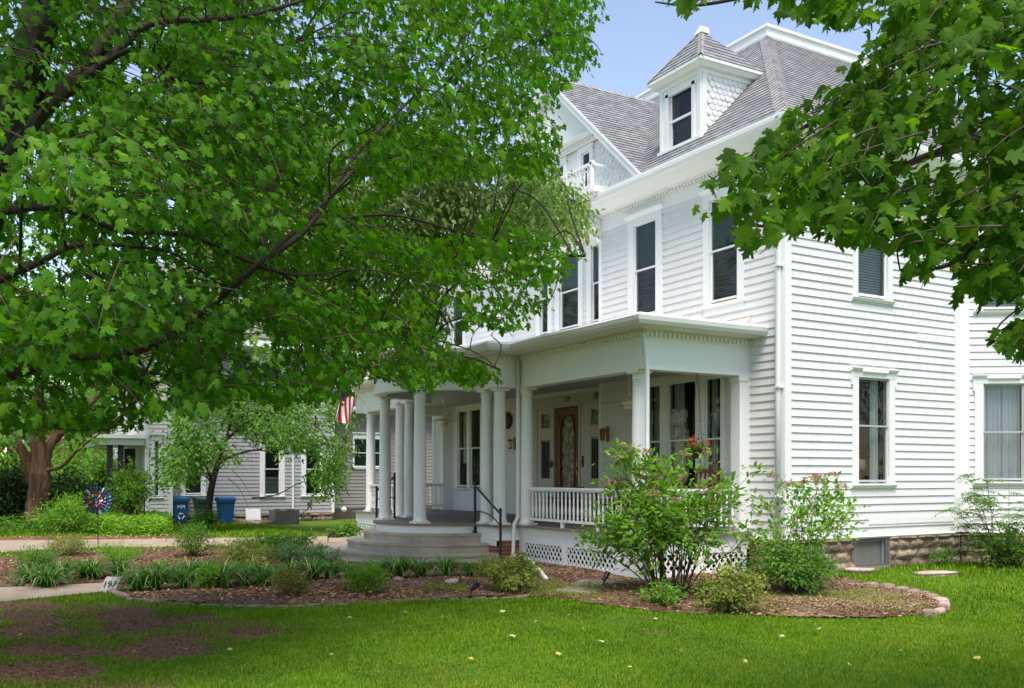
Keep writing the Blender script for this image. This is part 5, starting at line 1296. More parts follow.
V = np.concatenate([V1,V2,V3]); F = np.concatenate([F1,F2+len(V1),F3+len(V1)+len(V2)])
tag(np_mesh('grass', V, F, LM['grass'], None, np.concatenate([r1,r2,r3])), kind='stuff')

# clover and weeds through the turf
n = 260; ctr = np.array([G(px_, py_) for px_, py_ in zip(rng.uniform(120,1000,n), rng.uniform(612,686,n))]); q = np.repeat(ctr, 26, 0)+rng.normal(0,.055,(n*26,2)); ok = ~inpoly(q[:,0],q[:,1],BED) & (soilf(q[:,0],q[:,1]) < .5); q = q[ok]; n = len(q)
o = leaf_obj('clover', OVATE, np.column_stack([q, GZ+.02+.03*rng.random(n)]), np.column_stack([rng.normal(0,1,(n,2)), rng.uniform(0,.5,n)]), np.column_stack([rng.normal(0,.4,(n,2)), np.ones(n)]), rng.uniform(.012,.026,n), LM['mid'], None, rng.random(n)*.8); tag(o, kind='stuff')
# crumbs and dead leaves on the bare soil
n = 5000; a_ = rng.uniform(0,1,n); q = np.array([G(px_, py_) for px_, py_ in zip(rng.uniform(-40,290,n), rng.uniform(604,688,n))]); k = soilf(q[:,0], q[:,1]) > rng.uniform(.1,.9,n); q = q[k]; n = len(q)
o = leaf_obj('soil_crumbs', CHIP, np.column_stack([q, np.full(n, GZ+.004)]), np.column_stack([rng.normal(0,1,(n,2)), rng.normal(0,.3,n)]), np.column_stack([rng.normal(0,.6,(n,2)), np.ones(n)]), rng.uniform(.012,.040,n), LM['chips'], None, rng.random(n)*.75); tag(o, kind='stuff')
# ---- stones
M['edge_stone'] = pmat('edging_stone', [(.3,(.14,.095,.065)),(.55,(.27,.205,.155)),(.75,(.38,.31,.25))], 4, .95, .02, 25)
M['pink_stone'] = pmat('pink_stone', [(.3,(.30,.20,.17)),(.7,(.52,.40,.36))], 5, .9, .015, 25)
M['grey_stone'] = pmat('grey_flagstone', [(.3,(.17,.16,.13)),(.7,(.30,.29,.25))], 4, .9, .01, 30)
def rock(name, x, y, sx, sy, sz, rz, mat, label, cat, group=None, flat=False, z=None):
    bm = bmesh.new(); bmesh.ops.create_cube(bm, size=1.0); bmesh.ops.subdivide_edges(bm, edges=bm.edges[:], cuts=3, use_grid_fill=True)
    sd_ = R.random()*50
    for v in bm.verts:
        c = v.co; l = max(abs(c.x),abs(c.y),abs(c.z)); q = c.normalized()*.62; c = c.lerp(q, .55 if not flat else .22)
        w = .09*(math.sin(c.x*7+sd_)+math.sin(c.y*6+sd_*2)+math.sin(c.z*8+sd_*3)); v.co = Vector((c.x*sx*(1+w), c.y*sy*(1+w), (c.z+.22)*sz*(1+w*.5)))
    me = bpy.data.meshes.new(name); bm.to_mesh(me); bm.free(); me.polygons.foreach_set('use_smooth', [True]*len(me.polygons))
    o = link(name, me, mat); o.location = (x,y,(GZ+.0) if z is None else z); o.rotation_euler = (R.uniform(-.08,.08),R.uniform(-.08,.08),rz); return tag(o, label, cat, group)
edge = [G(*q) for q in ((112,593),(128,599),(150,602.5),(175,604),(200,605.5),(225,607),(250,608),(275,608),(300,607.5),(325,606.5),(350,605.5),(375,604),(400,602.5),(425,601),(450,600.5),(475,599.5),(500,598.5),(530,598))]
def along(pts, step):
    out = []; pts = [Vector(p) for p in pts]; acc = 0
    for a, b in zip(pts[:-1], pts[1:]):
        L = (b-a).length; t = acc
        while t < L: out.append((a.lerp(b, t/L), math.atan2((b-a).y,(b-a).x))); t += step
        acc = t-L
    return out
protos = []
for i, (p, an) in enumerate(along(edge, .185)):
    if i < 5:
        o = rock('edging_stone', p.x, p.y, .17, .085, .075, an, M['edge_stone'], 'small weathered tan edging stone in the long row between mulch bed and front lawn', 'edging stone', 'edging stones along the front of the mulch bed'); protos.append(o)
    else:
        o = R.choice(protos).copy(); COL.objects.link(o); o.location = (p.x+R.uniform(-.02,.02), p.y+R.uniform(-.02,.02), GZ-.012); o.rotation_euler = (R.uniform(-.1,.1), R.uniform(-.1,.1), an+R.uniform(-.15,.15)+R.choice((0,PI))); s = R.uniform(.75,1.15); o.scale = (s*R.uniform(.85,1.2), s, s*R.uniform(.6,1.))
edge2 = [G(*q) for q in ((872,586.5),(890,589),(908,592),(925,596),(938,601),(945,607),(942,613),(930,617))]
for p, an in along(edge2, .30):
    rock('edging_stone', p.x, p.y, R.uniform(.18,.28), R.uniform(.11,.16), R.uniform(.07,.11), an+R.uniform(-.2,.2), R.choice((M['pink_stone'],M['edge_stone'])), 'pale rough stone in the curved row round the right tip of the mulch bed', 'edging stone', 'edging stones round the right tip of the mulch bed')
for px, py, sx, sy, sz, mt_, lab in ((452,585,.30,.18,.12,'pink_stone','pinkish rock lying alone on moss below the curved steps'),(378,582,.16,.12,.10,'grey_stone','small pale stone beside the round green shrub below the steps'),(398,581,.24,.12,.08,'edge_stone','flat brownish stone beside strap leaved plants below the steps'),(560,572,.2,.12,.07,'pink_stone','small reddish stone at the end of the white drain pipe'),
    (860,573,.70,.40,.12,'pink_stone','wide pinkish flat stone below the grey basement window'),(934,575,.75,.35,.07,'pink_stone','long flat pinkish stone at the foot of the stone foundation'),(70,570,.34,.2,.1,'edge_stone','tan stone among the strap leaved clumps left of the mulch bed')):
    x, y = G(px, py); rock('rock', x, y, sx, sy, sz, R.uniform(0,3), M[mt_], lab, 'rock', flat=sx > .6)
for px, py, lab in ((577,592,'mossy grey stepping stone nearer the lawn below the lattice'),(594,585,'mossy grey stepping stone nearer the porch lattice')):
    x, y = G(px, py); rock('stepping_stone', x, y, .62, .42, .06, .4, M['grey_stone'], lab, 'stepping stone', flat=True)

# ================================================================== SHRUBS
def shrub(name, label, cat, px, py, H, W, stems, leaf, nleaf, tm, mat, group=None, low=.30, sub=5, cl=.10, stem_r=.010, base=.10, up=.35, xy=None, flowers=None, lean=(0,0), sm=None, dome=True, fl_size=.03, fz=.55):
    x, y = xy or G(px, py); t = thing(name, (x,y,GZ), label, cat, group); B = np.array([x,y,GZ]); items = []; ends = []
    for i in range(stems):
        an = rng.uniform(0, 2*PI); rr = math.sqrt(rng.random()); hh = H*(rng.uniform(.55,1.)*(math.sqrt(max(.12,1-.75*rr*rr)) if dome else rng.uniform(.6,1)))
        e = B+np.array([math.cos(an)*rr*W/2+lean[0]*hh, math.sin(an)*rr*W/2+lean[1]*hh, hh]); b = B+np.array([math.cos(an)*base*rr, math.sin(an)*base*rr, -.03])
        m1 = b+(e-b)*np.array([.22,.22,.42])+rng.normal(0,.02*H,3); m2 = b+(e-b)*np.array([.6,.6,.75])+rng.normal(0,.03*H,3)
        pth = smooth_path([b,m1,m2,e], 5); items.append((pth, np.linspace(stem_r, stem_r*.25, len(pth)))); ends.append(e)
        for k in range(sub):
            q = pth[int(len(pth)*rng.uniform(low, .95))]; v = rng.normal(0,1,3); v[2] = abs(v[2])*.6+.1; v /= np.linalg.norm(v); e2 = q+v*H*rng.uniform(.10,.24)
            items.append((np.array([q,(q+e2)/2+np.array([0,0,.02]),e2]), np.array([stem_r*.45,stem_r*.3,stem_r*.15]))); ends.append(e2)
    V, F = multi_tube(items, 5); np_mesh('stems', V, F, sm or TWIG, t, smooth=True); nleaf = int(nleaf*1.7)
    E_ = np.array(ends); i = rng.integers(0, len(E_), nleaf); p = E_[i]+rng.normal(0, cl, (nleaf,3))*np.array([1,1,.7]); p[:,2] = np.maximum(p[:,2], GZ+.03)
    o_ = p-(B+np.array([0,0,H*.35])); o_ = norm(o_); d = o_*.8+rng.normal(0,.6,(nleaf,3)); d[:,2] += up*.2-.15
    nr = np.array([0,0,1.])*.8+o_*.5+rng.normal(0,.4,(nleaf,3)); rnd = np.clip(rng.normal(.42,.2,nleaf)+.3*noise3(p,3./max(H,.5),1.)+.12*(p[:,2]-GZ)/H,0,1)
    leaf_obj('foliage', tm, p, d, nr, leaf*rng.uniform(.6,1.2,nleaf), mat, t, rnd)
    if flowers:
        nf, fm = flowers; cand = E_[E_[:,2] > GZ+H*fz]; cand = cand[rng.choice(len(cand), min(nf,len(cand)), replace=False)]; k = 46
        k = 90; p = np.repeat(cand+np.array([0,0,.03]), k, 0); dr = norm(rng.normal(0,1,(len(p),3))); dr[:,2] = np.abs(dr[:,2])*.8; p = p+dr*fl_size*rng.uniform(.5,1.1,(len(p),1))
        leaf_obj('flower_heads', TINY, p, dr+rng.normal(0,.3,dr.shape), rng.normal(0,1,dr.shape)+dr, .030*rng.uniform(.7,1.3,len(p)), fm, t, rng.random(len(p)))
    return t
LM['vib'] = leafmat('viburnum_leaves', [(0,(.06,.145,.014)),(.5,(.115,.235,.02)),(1,(.20,.33,.035))], .42)
shrub('viburnum_shrub','tall open shrub with bare lower stems and fading pink flower heads before the porch corner','shrub',670,592,2.1,2.45,38,.108,2500,OVATE,LM['vib'],low=.36,sub=6,cl=.095,stem_r=.013,base=.30,flowers=(26,LM['flower']),fl_size=.07,dome=True,fz=.6)
shrub('viburnum_shrub','shrub with brownish pink flower heads on long upper shoots beside the house corner','shrub',792,594,.85,1.4,36,.062,2400,OVATE,LM['mid'],low=.35,sub=5,cl=.08,stem_r=.009,base=.16)
x, y = G(788,590); 
tall = bpy.data.objects[-1] if 0 else None
shrub('flowering_shrub','thin tall shoots tipped with brownish pink flower heads against the white corner boards','shrub',0,0,1.9,1.35,18,.088,850,OVATE,LM['bright'],low=.5,sub=5,cl=.09,stem_r=.009,base=.2,xy=(x+.05,y+.25),flowers=(30,LM['flower']),fl_size=.075,fz=.76,lean=(.02,.06))
for px, py, H, W, mt_, lab, nl, lf, tm in (
  (731,612,.52,.85,'olive','low yellow green mounded shrub at the foot of the tall viburnum',1900,.055,OVATE),
  (505,591,.55,1.0,'olive','spreading yellow green shrub beside the white drain pipe and brick pier',2100,.055,OVATE),
  (366,594,.47,.55,'bright','small round bright green shrub standing in open mulch below the steps',1700,.04,OVATE),
  (290,597,.46,.46,'rust','small reddish green shrub alone at the front of the mulch bed',800,.045,OVATE),
  (207,590,.40,.42,'bright','small light green shrub by the edging stones left of the reddish one',700,.045,OVATE),
  (66,556,.52,1.0,'olive','low spreading yellow green shrub beside the far walkway',1600,.06,NARROW),
  (36,570,.42,.75,'mid','low green shrub at the left edge of the mulch bed near the path',1300,.06,NARROW),
  (250,571,.55,1.3,'olive','pale yellow green feathery shrub in the middle of the garden bed',2300,.075,NARROW),
  (296,568,.50,1.1,'blue','blue green low shrub next to the feathery yellow shrub',2300,.06,NARROW),
  (318,571,.50,.9,'blue','grey green shrub just left of the curved steps',1500,.06,NARROW),
  (120,562,.40,.9,'bright','low bright green perennial patch behind the address stone',1300,.06,NARROW)):
    shrub('garden_shrub', lab, 'shrub', px, py, H, W, 20, lf, nl, tm, LM[mt_], low=.25, sub=5, cl=.055, stem_r=.005, base=.08)
shrub('garden_shrub','upright green shrub with spreading shoots beside the far walkway','shrub',193,556,.66,.95,20,.08,1000,NARROW,LM['mid'],low=.3,sub=5,cl=.08)
shrub('garden_shrub','dark green mounded shrub in the middle distance before the far lawn','shrub',268,556,.45,1.5,26,.08,1700,NARROW,LM['mid'],low=.2,sub=5,cl=.08)
shrub('garden_shrub','dense deep green strap leaved mound beside the grey walkway','shrub',290,555,.46,1.1,26,.13,1000,NARROW,LM['mid'],low=.2,sub=5,cl=.07)
# feathery sumac-like shrub at the right wall
def pinnate(name, label, cat, px, py, H, W, stems, mat):
    x, y = G(px, py); t = thing(name, (x,y,GZ), label, cat); items = []; P_, D_, N_ = [], [], []
    for i in range(stems):
        an = rng.uniform(0,2*PI); rr = math.sqrt(rng.random()); b = np.array([x+rng.normal(0,.10),y+rng.normal(0,.10),GZ-.02]); e = b+np.array([math.cos(an)*rr*W/2,math.sin(an)*rr*W/2,H*rng.uniform(.55,1.)])
        pth = smooth_path([b,b+(e-b)*np.array([.25,.25,.5]),e], 6); items.append((pth, np.linspace(.011,.003,len(pth))))
        for k in range(11):
            q = pth[int(len(pth)*min(.99,rng.uniform(.22,1.05)))]; a2 = rng.uniform(0,2*PI); L = rng.uniform(.25,.45); dv = np.array([math.cos(a2),math.sin(a2),rng.uniform(.1,.6)]); dv /= np.linalg.norm(dv)
            tt = np.linspace(0,1,7)[:,None]; rc = q+dv*L*tt+np.array([0,0,-.16])*tt**2; items.append((rc, np.linspace(.003,.0012,7))); sd = np.cross(dv,[0,0,1.]); sd /= np.linalg.norm(sd)
            for j in range(9):
                f = .15+.85*j/8; c = q+dv*L*f+np.array([0,0,-.16])*f*f
                for s in (1,-1): P_.append(c); D_.append(sd*s+dv*.45+np.array([0,0,-.25])); N_.append(np.array([0,0,1.])+rng.normal(0,.25,3))
    V, F = multi_tube(items, 4); np_mesh('stems', V, F, TWIG, t)
    P_, D_, N_ = map(np.array, (P_,D_,N_)); leaf_obj('foliage', NARROW, P_, D_, N_, .105*rng.uniform(.7,1.15,len(P_)), mat, t, np.clip(rng.normal(.45,.2,len(P_)),0,1))
pinnate('sumac_shrub','tall feathery leaved shrub against the foundation under the right window','shrub',992,569,1.75,1.5,13,LM['mid'])
shrub('garden_shrub','dark leafy undergrowth at the far right foundation','shrub',1012,569,.8,1.3,20,.06,1700,OVATE,LM['mid'],low=.2,cl=.07)
shrub('garden_shrub','small green weed tuft at the foundation beside the feathery shrub','shrub',945,568,.42,.6,12,.07,420,NARROW,LM['mid'],low=.1,cl=.05)
shrub('garden_shrub','leafy green sprig in the shade of the tall viburnum','shrub',668,606,.34,.7,10,.06,420,OVATE,LM['mid'],low=.2,cl=.05)

# ---- strap leaved clumps (liriope), one mesh per kind of clump, copied
def clump_mesh(n, L, w, seed):
    g = np.random.default_rng(seed); V = []; F = []; rn = []; b = 0; K = 5
    for i in range(n):
        an = g.uniform(0,2*PI); l = L*g.uniform(.6,1.1); sp = g.uniform(.5,1.35); r0 = .05*g.random(); tt = np.linspace(0,1,K)
        rr = r0+l*sp*.75*tt**1.3; zz = l*(1.0*tt-.50*sp*tt**2.2-.22*sp*tt**4); c, s = math.cos(an), math.sin(an); ww = w*(1-.75*tt**2)
        for k in range(K):
            V.append((c*rr[k]-s*ww[k],s*rr[k]+c*ww[k],max(zz[k],.004))); V.append((c*rr[k]+s*ww[k],s*rr[k]-c*ww[k],max(zz[k],.004)))
        q = np.clip(g.normal(.45,.2),0,.95) if g.random() > .06 else 1.; rn += [q]*2*K
        for k in range(K-1): F.append((b+2*k,b+2*k+1,b+2*k+3,b+2*k+2))
        b += 2*K
    return V, F, rn
cprot = []
cl_px = [(243,585),(262,582),(330,580),(350,578),(398,578),(420,577),(447,577),(472,577),(488,577),(520,579),(90,581),(138,590),(140,584),(155,590),(170,583),(186,588),(205,580),(220,588),(30,584),(46,588),(84,577),(312,581),(378,577),(232,580),(60,580),(292,578),(275,585),(160,576),(118,577),(190,576)]
labs = ['dark green strap leaved clump in the row at the foot of the curved steps','dark green strap leaved clump among others left of the bare mulch','strap leaved clump with brown lower leaves near the sandy path']
for i, (px, py) in enumerate(cl_px):
    x, y = G(px, py); gi = 0 if (px > 300) else (2 if px < 100 else 1)
    if i < 4:
        V, F, rn = clump_mesh(190, .50, .0085, 40+i); o = np_mesh('liriope_clump', np.array(V), np.array(F), LM['blade'], None, rn); cprot.append(o)
    else: o = cprot[i % 4].copy(); COL.objects.link(o)
    o.location = (x,y,GZ+.01); o.rotation_euler = (0,0,R.uniform(0,6)); s = R.uniform(.9,1.4); o.scale = (s,s,s*R.uniform(.8,1.1))
    tag(o, labs[gi], 'plant', ['strap leaved clumps below the steps','strap leaved clumps in the garden bed','strap leaved clumps by the sandy path'][gi])

# ---- fallen leaves on the lawn
M['pale_leaf'] = pmat('pale_fallen_leaf', two((.42,.42,.24), .25), 20, .8); M['yellow_leaf'] = pmat('yellow_fallen_leaf', two((.45,.36,.10), .25), 20, .8)
fl_p = []
spots = [(556,658),(628,672),(582,632),(536,625),(745,665),(848,668),(570,618),(700,640),(300,640),(270,628),(390,645),(40,668),(110,640),(350,622),(470,664),(955,640),(900,655),(630,632),(430,630),(515,640),(160,624),(70,632),(230,655),(680,655),(780,640),(980,662),(740,630),(460,612),(330,660),(200,640),(604,646),(655,622),(820,632),(500,615),(405,615),(20,640),(135,655)]
for i, (px, py) in enumerate(spots):
    x, y = G(px, py)
    if i < 4:
        me = bpy.data.meshes.new('fallen_leaf'); me.from_pydata([tuple(v*.085) for v in MAPLE_LO[0]], [], [tuple(int(a) for a in f) for f in MAPLE_LO[1]]); o = link('fallen_leaf', me, M['pale_leaf'] if i % 2 else M['yellow_leaf']); fl_p.append(o)
    else: o = R.choice(fl_p).copy(); COL.objects.link(o)
    o.location = (x,y,GZ+.05); o.rotation_euler = (R.uniform(-.5,.5),R.uniform(-.5,.5),R.uniform(0,6)); s = R.uniform(.35,.8); o.scale = (s,s,s)
    tag(o, 'pale fallen maple leaf lying on the front lawn', 'fallen leaf', 'fallen leaves scattered on the front lawn')

# ================================================================== GARDEN OBJECTS
def spot(px, py, h, tilt, label):
    x, y = G(px, py); t = thing('garden_spotlight', (x,y,GZ), label, 'garden light', 'black spotlights in the garden bed'); b = Vector((x,y,GZ)); d = Vector((math.cos(tilt),math.sin(tilt),1.1)).normalized()
    mb = MB(); mb.tube([b+Vector((0,0,-.02)), b+Vector((0,0,h*.5))], .012, 6); mb.lathe(b, [(.045,0),(.035,.03)], 8); mb.build('stake', M['iron'], t)
    c = b+Vector((0,0,h*.45)); mb = MB(); mb.tube([c, c+d*h*.18, c+d*h*.2, c+d*h*.62], [.025,.032,.038,.042], 10); mb.build('lamp_head', M['iron'], t)
    mb = MB(); mb.tube([c+d*h*.62, c+d*h*.64], [.034,.034], 10); mb.build('lens', M['metal_grey'], t)
spot(471,598,.24,1.0,'black spotlight on a stake in the bare mulch in front of the steps')
spot(604,588,.24,2.0,'black spotlight on a stake in front of the porch lattice')
spot(328,544,.34,1.4,'black spotlight standing beside the grey walkway left of the steps')
x, y = G(109,592); t = thing('address_stone', (x,y,GZ), 'grey stone slab with the number 197 leaning beside the sandy path', 'address stone')
fw_ = c2h(0,1.); FA = Frame((x,y), (-fw_[1],fw_[0]) if 0 else tuple(c2h(1,0)), tuple(-fw_)); mb = MB()
mb.prism([FA.pt(-.13,.06,GZ-.01),FA.pt(.10,.06,GZ-.01),FA.pt(.15,-.05,GZ+.20),FA.pt(-.06,-.05,GZ+.21)], FA.n*-.045); sl = mb.build('slab', pmat('address_slab', two((.40,.39,.37), .12), 6, .8, .004, 40), t)
me = text_mesh('197', .13, .003); mm = Matrix.Identity(4); zz = (FA.pt(.03,-.05,.21)-FA.pt(-.015,.06,0)).normalized(); nn_ = FA.u.cross(zz)
for i, c in enumerate((FA.u, zz, nn_)):
    for k in range(3): mm[k][i] = c[k]
me.transform(Matrix.Translation(FA.pt(.012,.015,GZ+.11)+nn_*.002) @ mm); link('numerals', me, M['num'], t)
# kinetic flower spinner
x, y = G(98,549); t = thing('garden_spinner', (x,y,GZ), 'metal flower wind spinner in blue red and white on a thin stake', 'wind spinner')
sp = P(96,500,21.6); zc = sp.z; mb = MB(); mb.tube([(x,y,GZ-.02),(x,y,zc)], .011, 6); mb.build('stake', M['iron'], t)
FP = Frame((x,y), tuple(c2h(1,0)), tuple(-c2h(0,1.)))
cols = {'blue': (.018,.035,.13), 'red': (.30,.025,.02), 'white': (.45,.45,.47), 'teal': (.02,.09,.16)}
for k_, c in cols.items(): M['sp_'+k_] = pmat('spinner_'+k_, two(c, .15), 10, .35, metal=.3)
for ring, (n, r0, r1, w, cs) in enumerate(((24,.19,.33,.026,('blue','teal','blue','blue','white')),(18,.12,.23,.022,('teal','blue','red')),(14,.06,.16,.020,('red','white','red')),(8,.02,.08,.02,('teal','blue')))):
    for k in range(n):
        a = 2*PI*k/n+.2*ring; du = Vector((math.cos(a), math.sin(a))); dv = Vector((-du.y, du.x)); pr = []
        for f, wf in ((0,.25),(.3,.8),(.6,1.),(.85,.75),(1,.1)): pr.append((r0+(r1-r0)*f, w*wf, .02*math.sin(f*3)))
        L_ = [FP.pt(du.x*r+dv.x*ww, .03+.03*ring+b, zc+du.y*r+dv.y*ww) for r, ww, b in pr]; R_ = [FP.pt(du.x*r-dv.x*ww, .03+.03*ring+b+.025, zc+du.y*r-dv.y*ww) for r, ww, b in pr]
        mb = MB(); m = len(pr); vs = L_+R_; vs2 = [v-FP.n*.003 for v in vs]; fs = [(i,i+1,m+i+1,m+i) for i in range(m-1)]; mb.add(vs+vs2, fs+[tuple(2*m+q for q in f[::-1]) for f in fs]); mb.build('petal', M['sp_'+cs[k%len(cs)]], t)
mb = MB(); c = FP.pt(0,.12,zc); mb.blob(c, (.035,.035,.035)); mb.tube([FP.pt(0,0,zc), c], .008, 6); mb.build('hub', M['sp_teal'], t)
# hanging basket of red geraniums in the side opening of the porch
hb = P(697,449,16.0); t = thing('hanging_basket', (hb.x,hb.y,hb.z-.15), 'hanging basket of bright red flowers in the right porch opening', 'hanging basket')
mb = MB(); mb.lathe(hb-Vector((0,0,.16)), [(.08,0),(.13,.05),(.16,.14),(.165,.15),(.15,.15)], 16); mb.build('basket', M['darkwood'], t)
mb = MB(); mb.tube([hb+Vector((-.14,0,0)), (hb.x,hb.y,3.3)], .004, 4); mb.tube([hb+Vector((.14,0,0)), (hb.x,hb.y,3.3)], .004, 4); mb.tube([(hb.x,hb.y,3.3),(hb.x,hb.y,3.5)], .004, 4); mb.build('wire', M['iron'], t)
n = 260; q = np.array(hb)+rng.normal(0,.11,(n,3))*np.array([1,1,.6]); leaf_obj('foliage', OVATE, q, rng.normal(0,1,(n,3)), rng.normal(0,.5,(n,3))+np.array([0,0,1.]), .07*rng.uniform(.6,1.2,n), LM['mid'], t, rng.random(n))
n = 130; ctr = np.array(hb)+np.array([0,0,.10])+rng.normal(0,.075,(11,3))*np.array([1,1,.6]); q = ctr[rng.integers(0,11,n)]+rng.normal(0,.028,(n,3)); leaf_obj('flowers', TINY, q, rng.normal(0,1,(n,3)), rng.normal(0,.6,(n,3))+np.array([0,0,1.]), .045*rng.uniform(.6,1.2,n), LM['redflower'], t, rng.random(n))
# ================================================================== NEIGHBOUR'S HOUSE (side wall on the plane x = -23)
NX = -23.0
M['nsiding'] = paint('grey_siding_paint', (.40,.385,.41), .12); M['nlight'] = paint('sunlit_siding', (.74,.68,.69), .10); M['ntrim'] = paint('neighbour_trim', (.80,.80,.82), .06)  # stronger light on the left block is put into its paler siding colour
nb = thing('neighbour_house', (NX-4,-2,GZ), 'grey clapboard neighbouring house with white window trim behind the trees on the left', 'house')
NF = Frame((NX,0), (0,1), (1,0)); NA = Frame((NX+.35,0), (0,1), (1,0)); NB2 = Frame((NX-.6,0), (0,1), (1,0))
def nwin(F, u0, u1, z0, z1, cover=None, cas=.17): return window(F, u0, u1, z0, z1, cas, .5, 'cap', cover, True, par=nb, mat=M['ntrim'])
nh = []
cols_n = lambda F, a, b, z0, z1, m: (lambda w: blinds(F, a, b, z0, z1, -.12, m, w, .05))
nh.append(nwin(NF, -4.95, -4.38, .92, 2.75, cols_n(NF,-4.97,-4.36,.9,2.77,M['blind_dark']), .13))
nh.append(nwin(NF, -2.19, -1.62, .86, 2.75, cols_n(NF,-2.2,-1.6,.85,1.5,M['blind_white'])))
nh.append(nwin(NF, -.66, -.08, .86, 2.75, None))
for a, b in ((-4.95,-4.38),(-2.19,-1.62),(-.66,-.08)): nh.append(nwin(NF, a, b, 4.0, 5.7, cols_n(NF,a,b,3.98,5.72,M['blind_dark'])))
siding(NF, -5.45, .42, .2, 6.3, nh, M['nsiding'], 'siding', nb)
n2 = [nwin(NA, -6.03, -5.86, .86, 2.75, cols_n(NA,-6.05,-5.84,.85,2.77,M['blind_white']), .10)]
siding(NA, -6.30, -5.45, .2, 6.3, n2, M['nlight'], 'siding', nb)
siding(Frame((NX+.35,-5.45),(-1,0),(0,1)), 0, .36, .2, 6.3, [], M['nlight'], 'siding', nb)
n3 = [nwin(NB2, 1.45, 2.6, 1.9, 3.0, cols_n(NB2,1.44,2.61,1.88,3.02,M['blind']), .05)]
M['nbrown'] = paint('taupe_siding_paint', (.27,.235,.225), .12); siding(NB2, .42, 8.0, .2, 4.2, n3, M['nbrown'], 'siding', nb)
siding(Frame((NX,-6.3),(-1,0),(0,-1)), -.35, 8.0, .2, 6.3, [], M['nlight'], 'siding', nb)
mb = MB(); NA.box(mb, -5.57, -5.43, .18, 6.3, -.05, .045); NA.box(mb, -6.32, -6.2, .18, 6.3, -.05, .045); NF.box(mb, .32, .44, .18, 6.3, -.05, .045); mb.build('corner_board', M['ntrim'], nb)
mb = MB(); mb.tube([NF.pt(-1.15,.06,6.2), NF.pt(-1.15,.06,.1)], .045, 8); mb.build('downspout', M['ntrim'], nb)
stones(NF, -5.45, .42, -.3, .19, parent=nb); stones(NB2, .42, 8.0, -.3, .19, parent=nb); stones(NA, -6.3, -5.45, -.3, .19, parent=nb)
mb = MB(); mb.box(NX-8, NX-7.95, -6.3, 8, -.2, 6.3); mb.box(NX-8,NX-.62,7.95,8,-.2,4.2); mb.box(NX-8,NX-.5,-6.0,7.9,-.2,.3); mb.box(NX-8,NX-.03,-5.9,.3,3.2,3.4); mb.box(NX-8, NX-4, -6, 7, .3, 6.2)
mb.build('back_wall', M['dark'], nb)
M['nroof'] = pmat('neighbour_roof', two((.16,.155,.16), .2), 4, .9, .01, 40)
mb = MB(); e = .45
mb.prism([(NX+.35+e,-6.3-e,6.3),(NX+.35+e,.9,6.3),(NX-4,.9,9.6),(NX-4,-6.3-e,9.6)], (0,0,.12)); mb.prism([(NX-8-e,-6.3-e,6.3),(NX-4,-6.3-e,9.6),(NX-4,.9,9.6),(NX-8-e,.9,6.3)], (0,0,.12))
mb.prism([(NX-.6+e,.3,4.2),(NX-.6+e,8.4,4.2),(NX-4.3,8.4,6.4),(NX-4.3,.3,6.4)], (0,0,.12)); mb.prism([(NX-8,.3,4.2),(NX-4.3,.3,6.4),(NX-4.3,8.4,6.4),(NX-8,8.4,4.2)], (0,0,.12)); mb.build('roof', M['nroof'], nb)
mb = MB(); NF.box(mb, -6.75, .9, 6.1, 6.32, -.1, .82); NB2.box(mb, .42, 8.4, 4.02, 4.2, -.1, .46); mb.build('eave', M['ntrim'], nb)
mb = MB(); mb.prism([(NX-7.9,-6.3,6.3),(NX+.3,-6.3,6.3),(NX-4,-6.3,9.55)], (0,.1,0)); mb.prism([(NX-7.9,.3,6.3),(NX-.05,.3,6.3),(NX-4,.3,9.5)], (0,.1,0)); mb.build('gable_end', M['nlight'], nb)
# its little front porch on the left
pr = MB(); pr.box(NX-3.5, NX+.45, -7.75, -6.35, 2.58, 2.80); pr.box(NX-3.6,NX+.6,-7.9,-6.3,2.80,2.92); pr.build('porch_roof', M['ntrim'], nb)
mb = MB(); mb.box(NX-3.5,NX+.4,-7.6,-6.35,.15,.36); mb.build('porch_deck', M['walk'], nb)
M['shutter'] = pmat('dark_shutter', two((.028,.024,.045), .2), 6, .5)
for y0 in (-7.50,-7.16): 
    mb = MB(); mb.box(NX+.2, NX+.34, y0, y0+.18, .36, 2.58); mb.build('porch_post', M['shutter'], nb)
mb = MB(); mb.box(NX-.9,NX-.8,-6.8,-6.45,.4,2.5); mb.box(NX-2.4,NX-1.6,-6.36,-6.33,.4,2.4); mb.build('door', M['shutter'], nb)
x0 = NX+.15
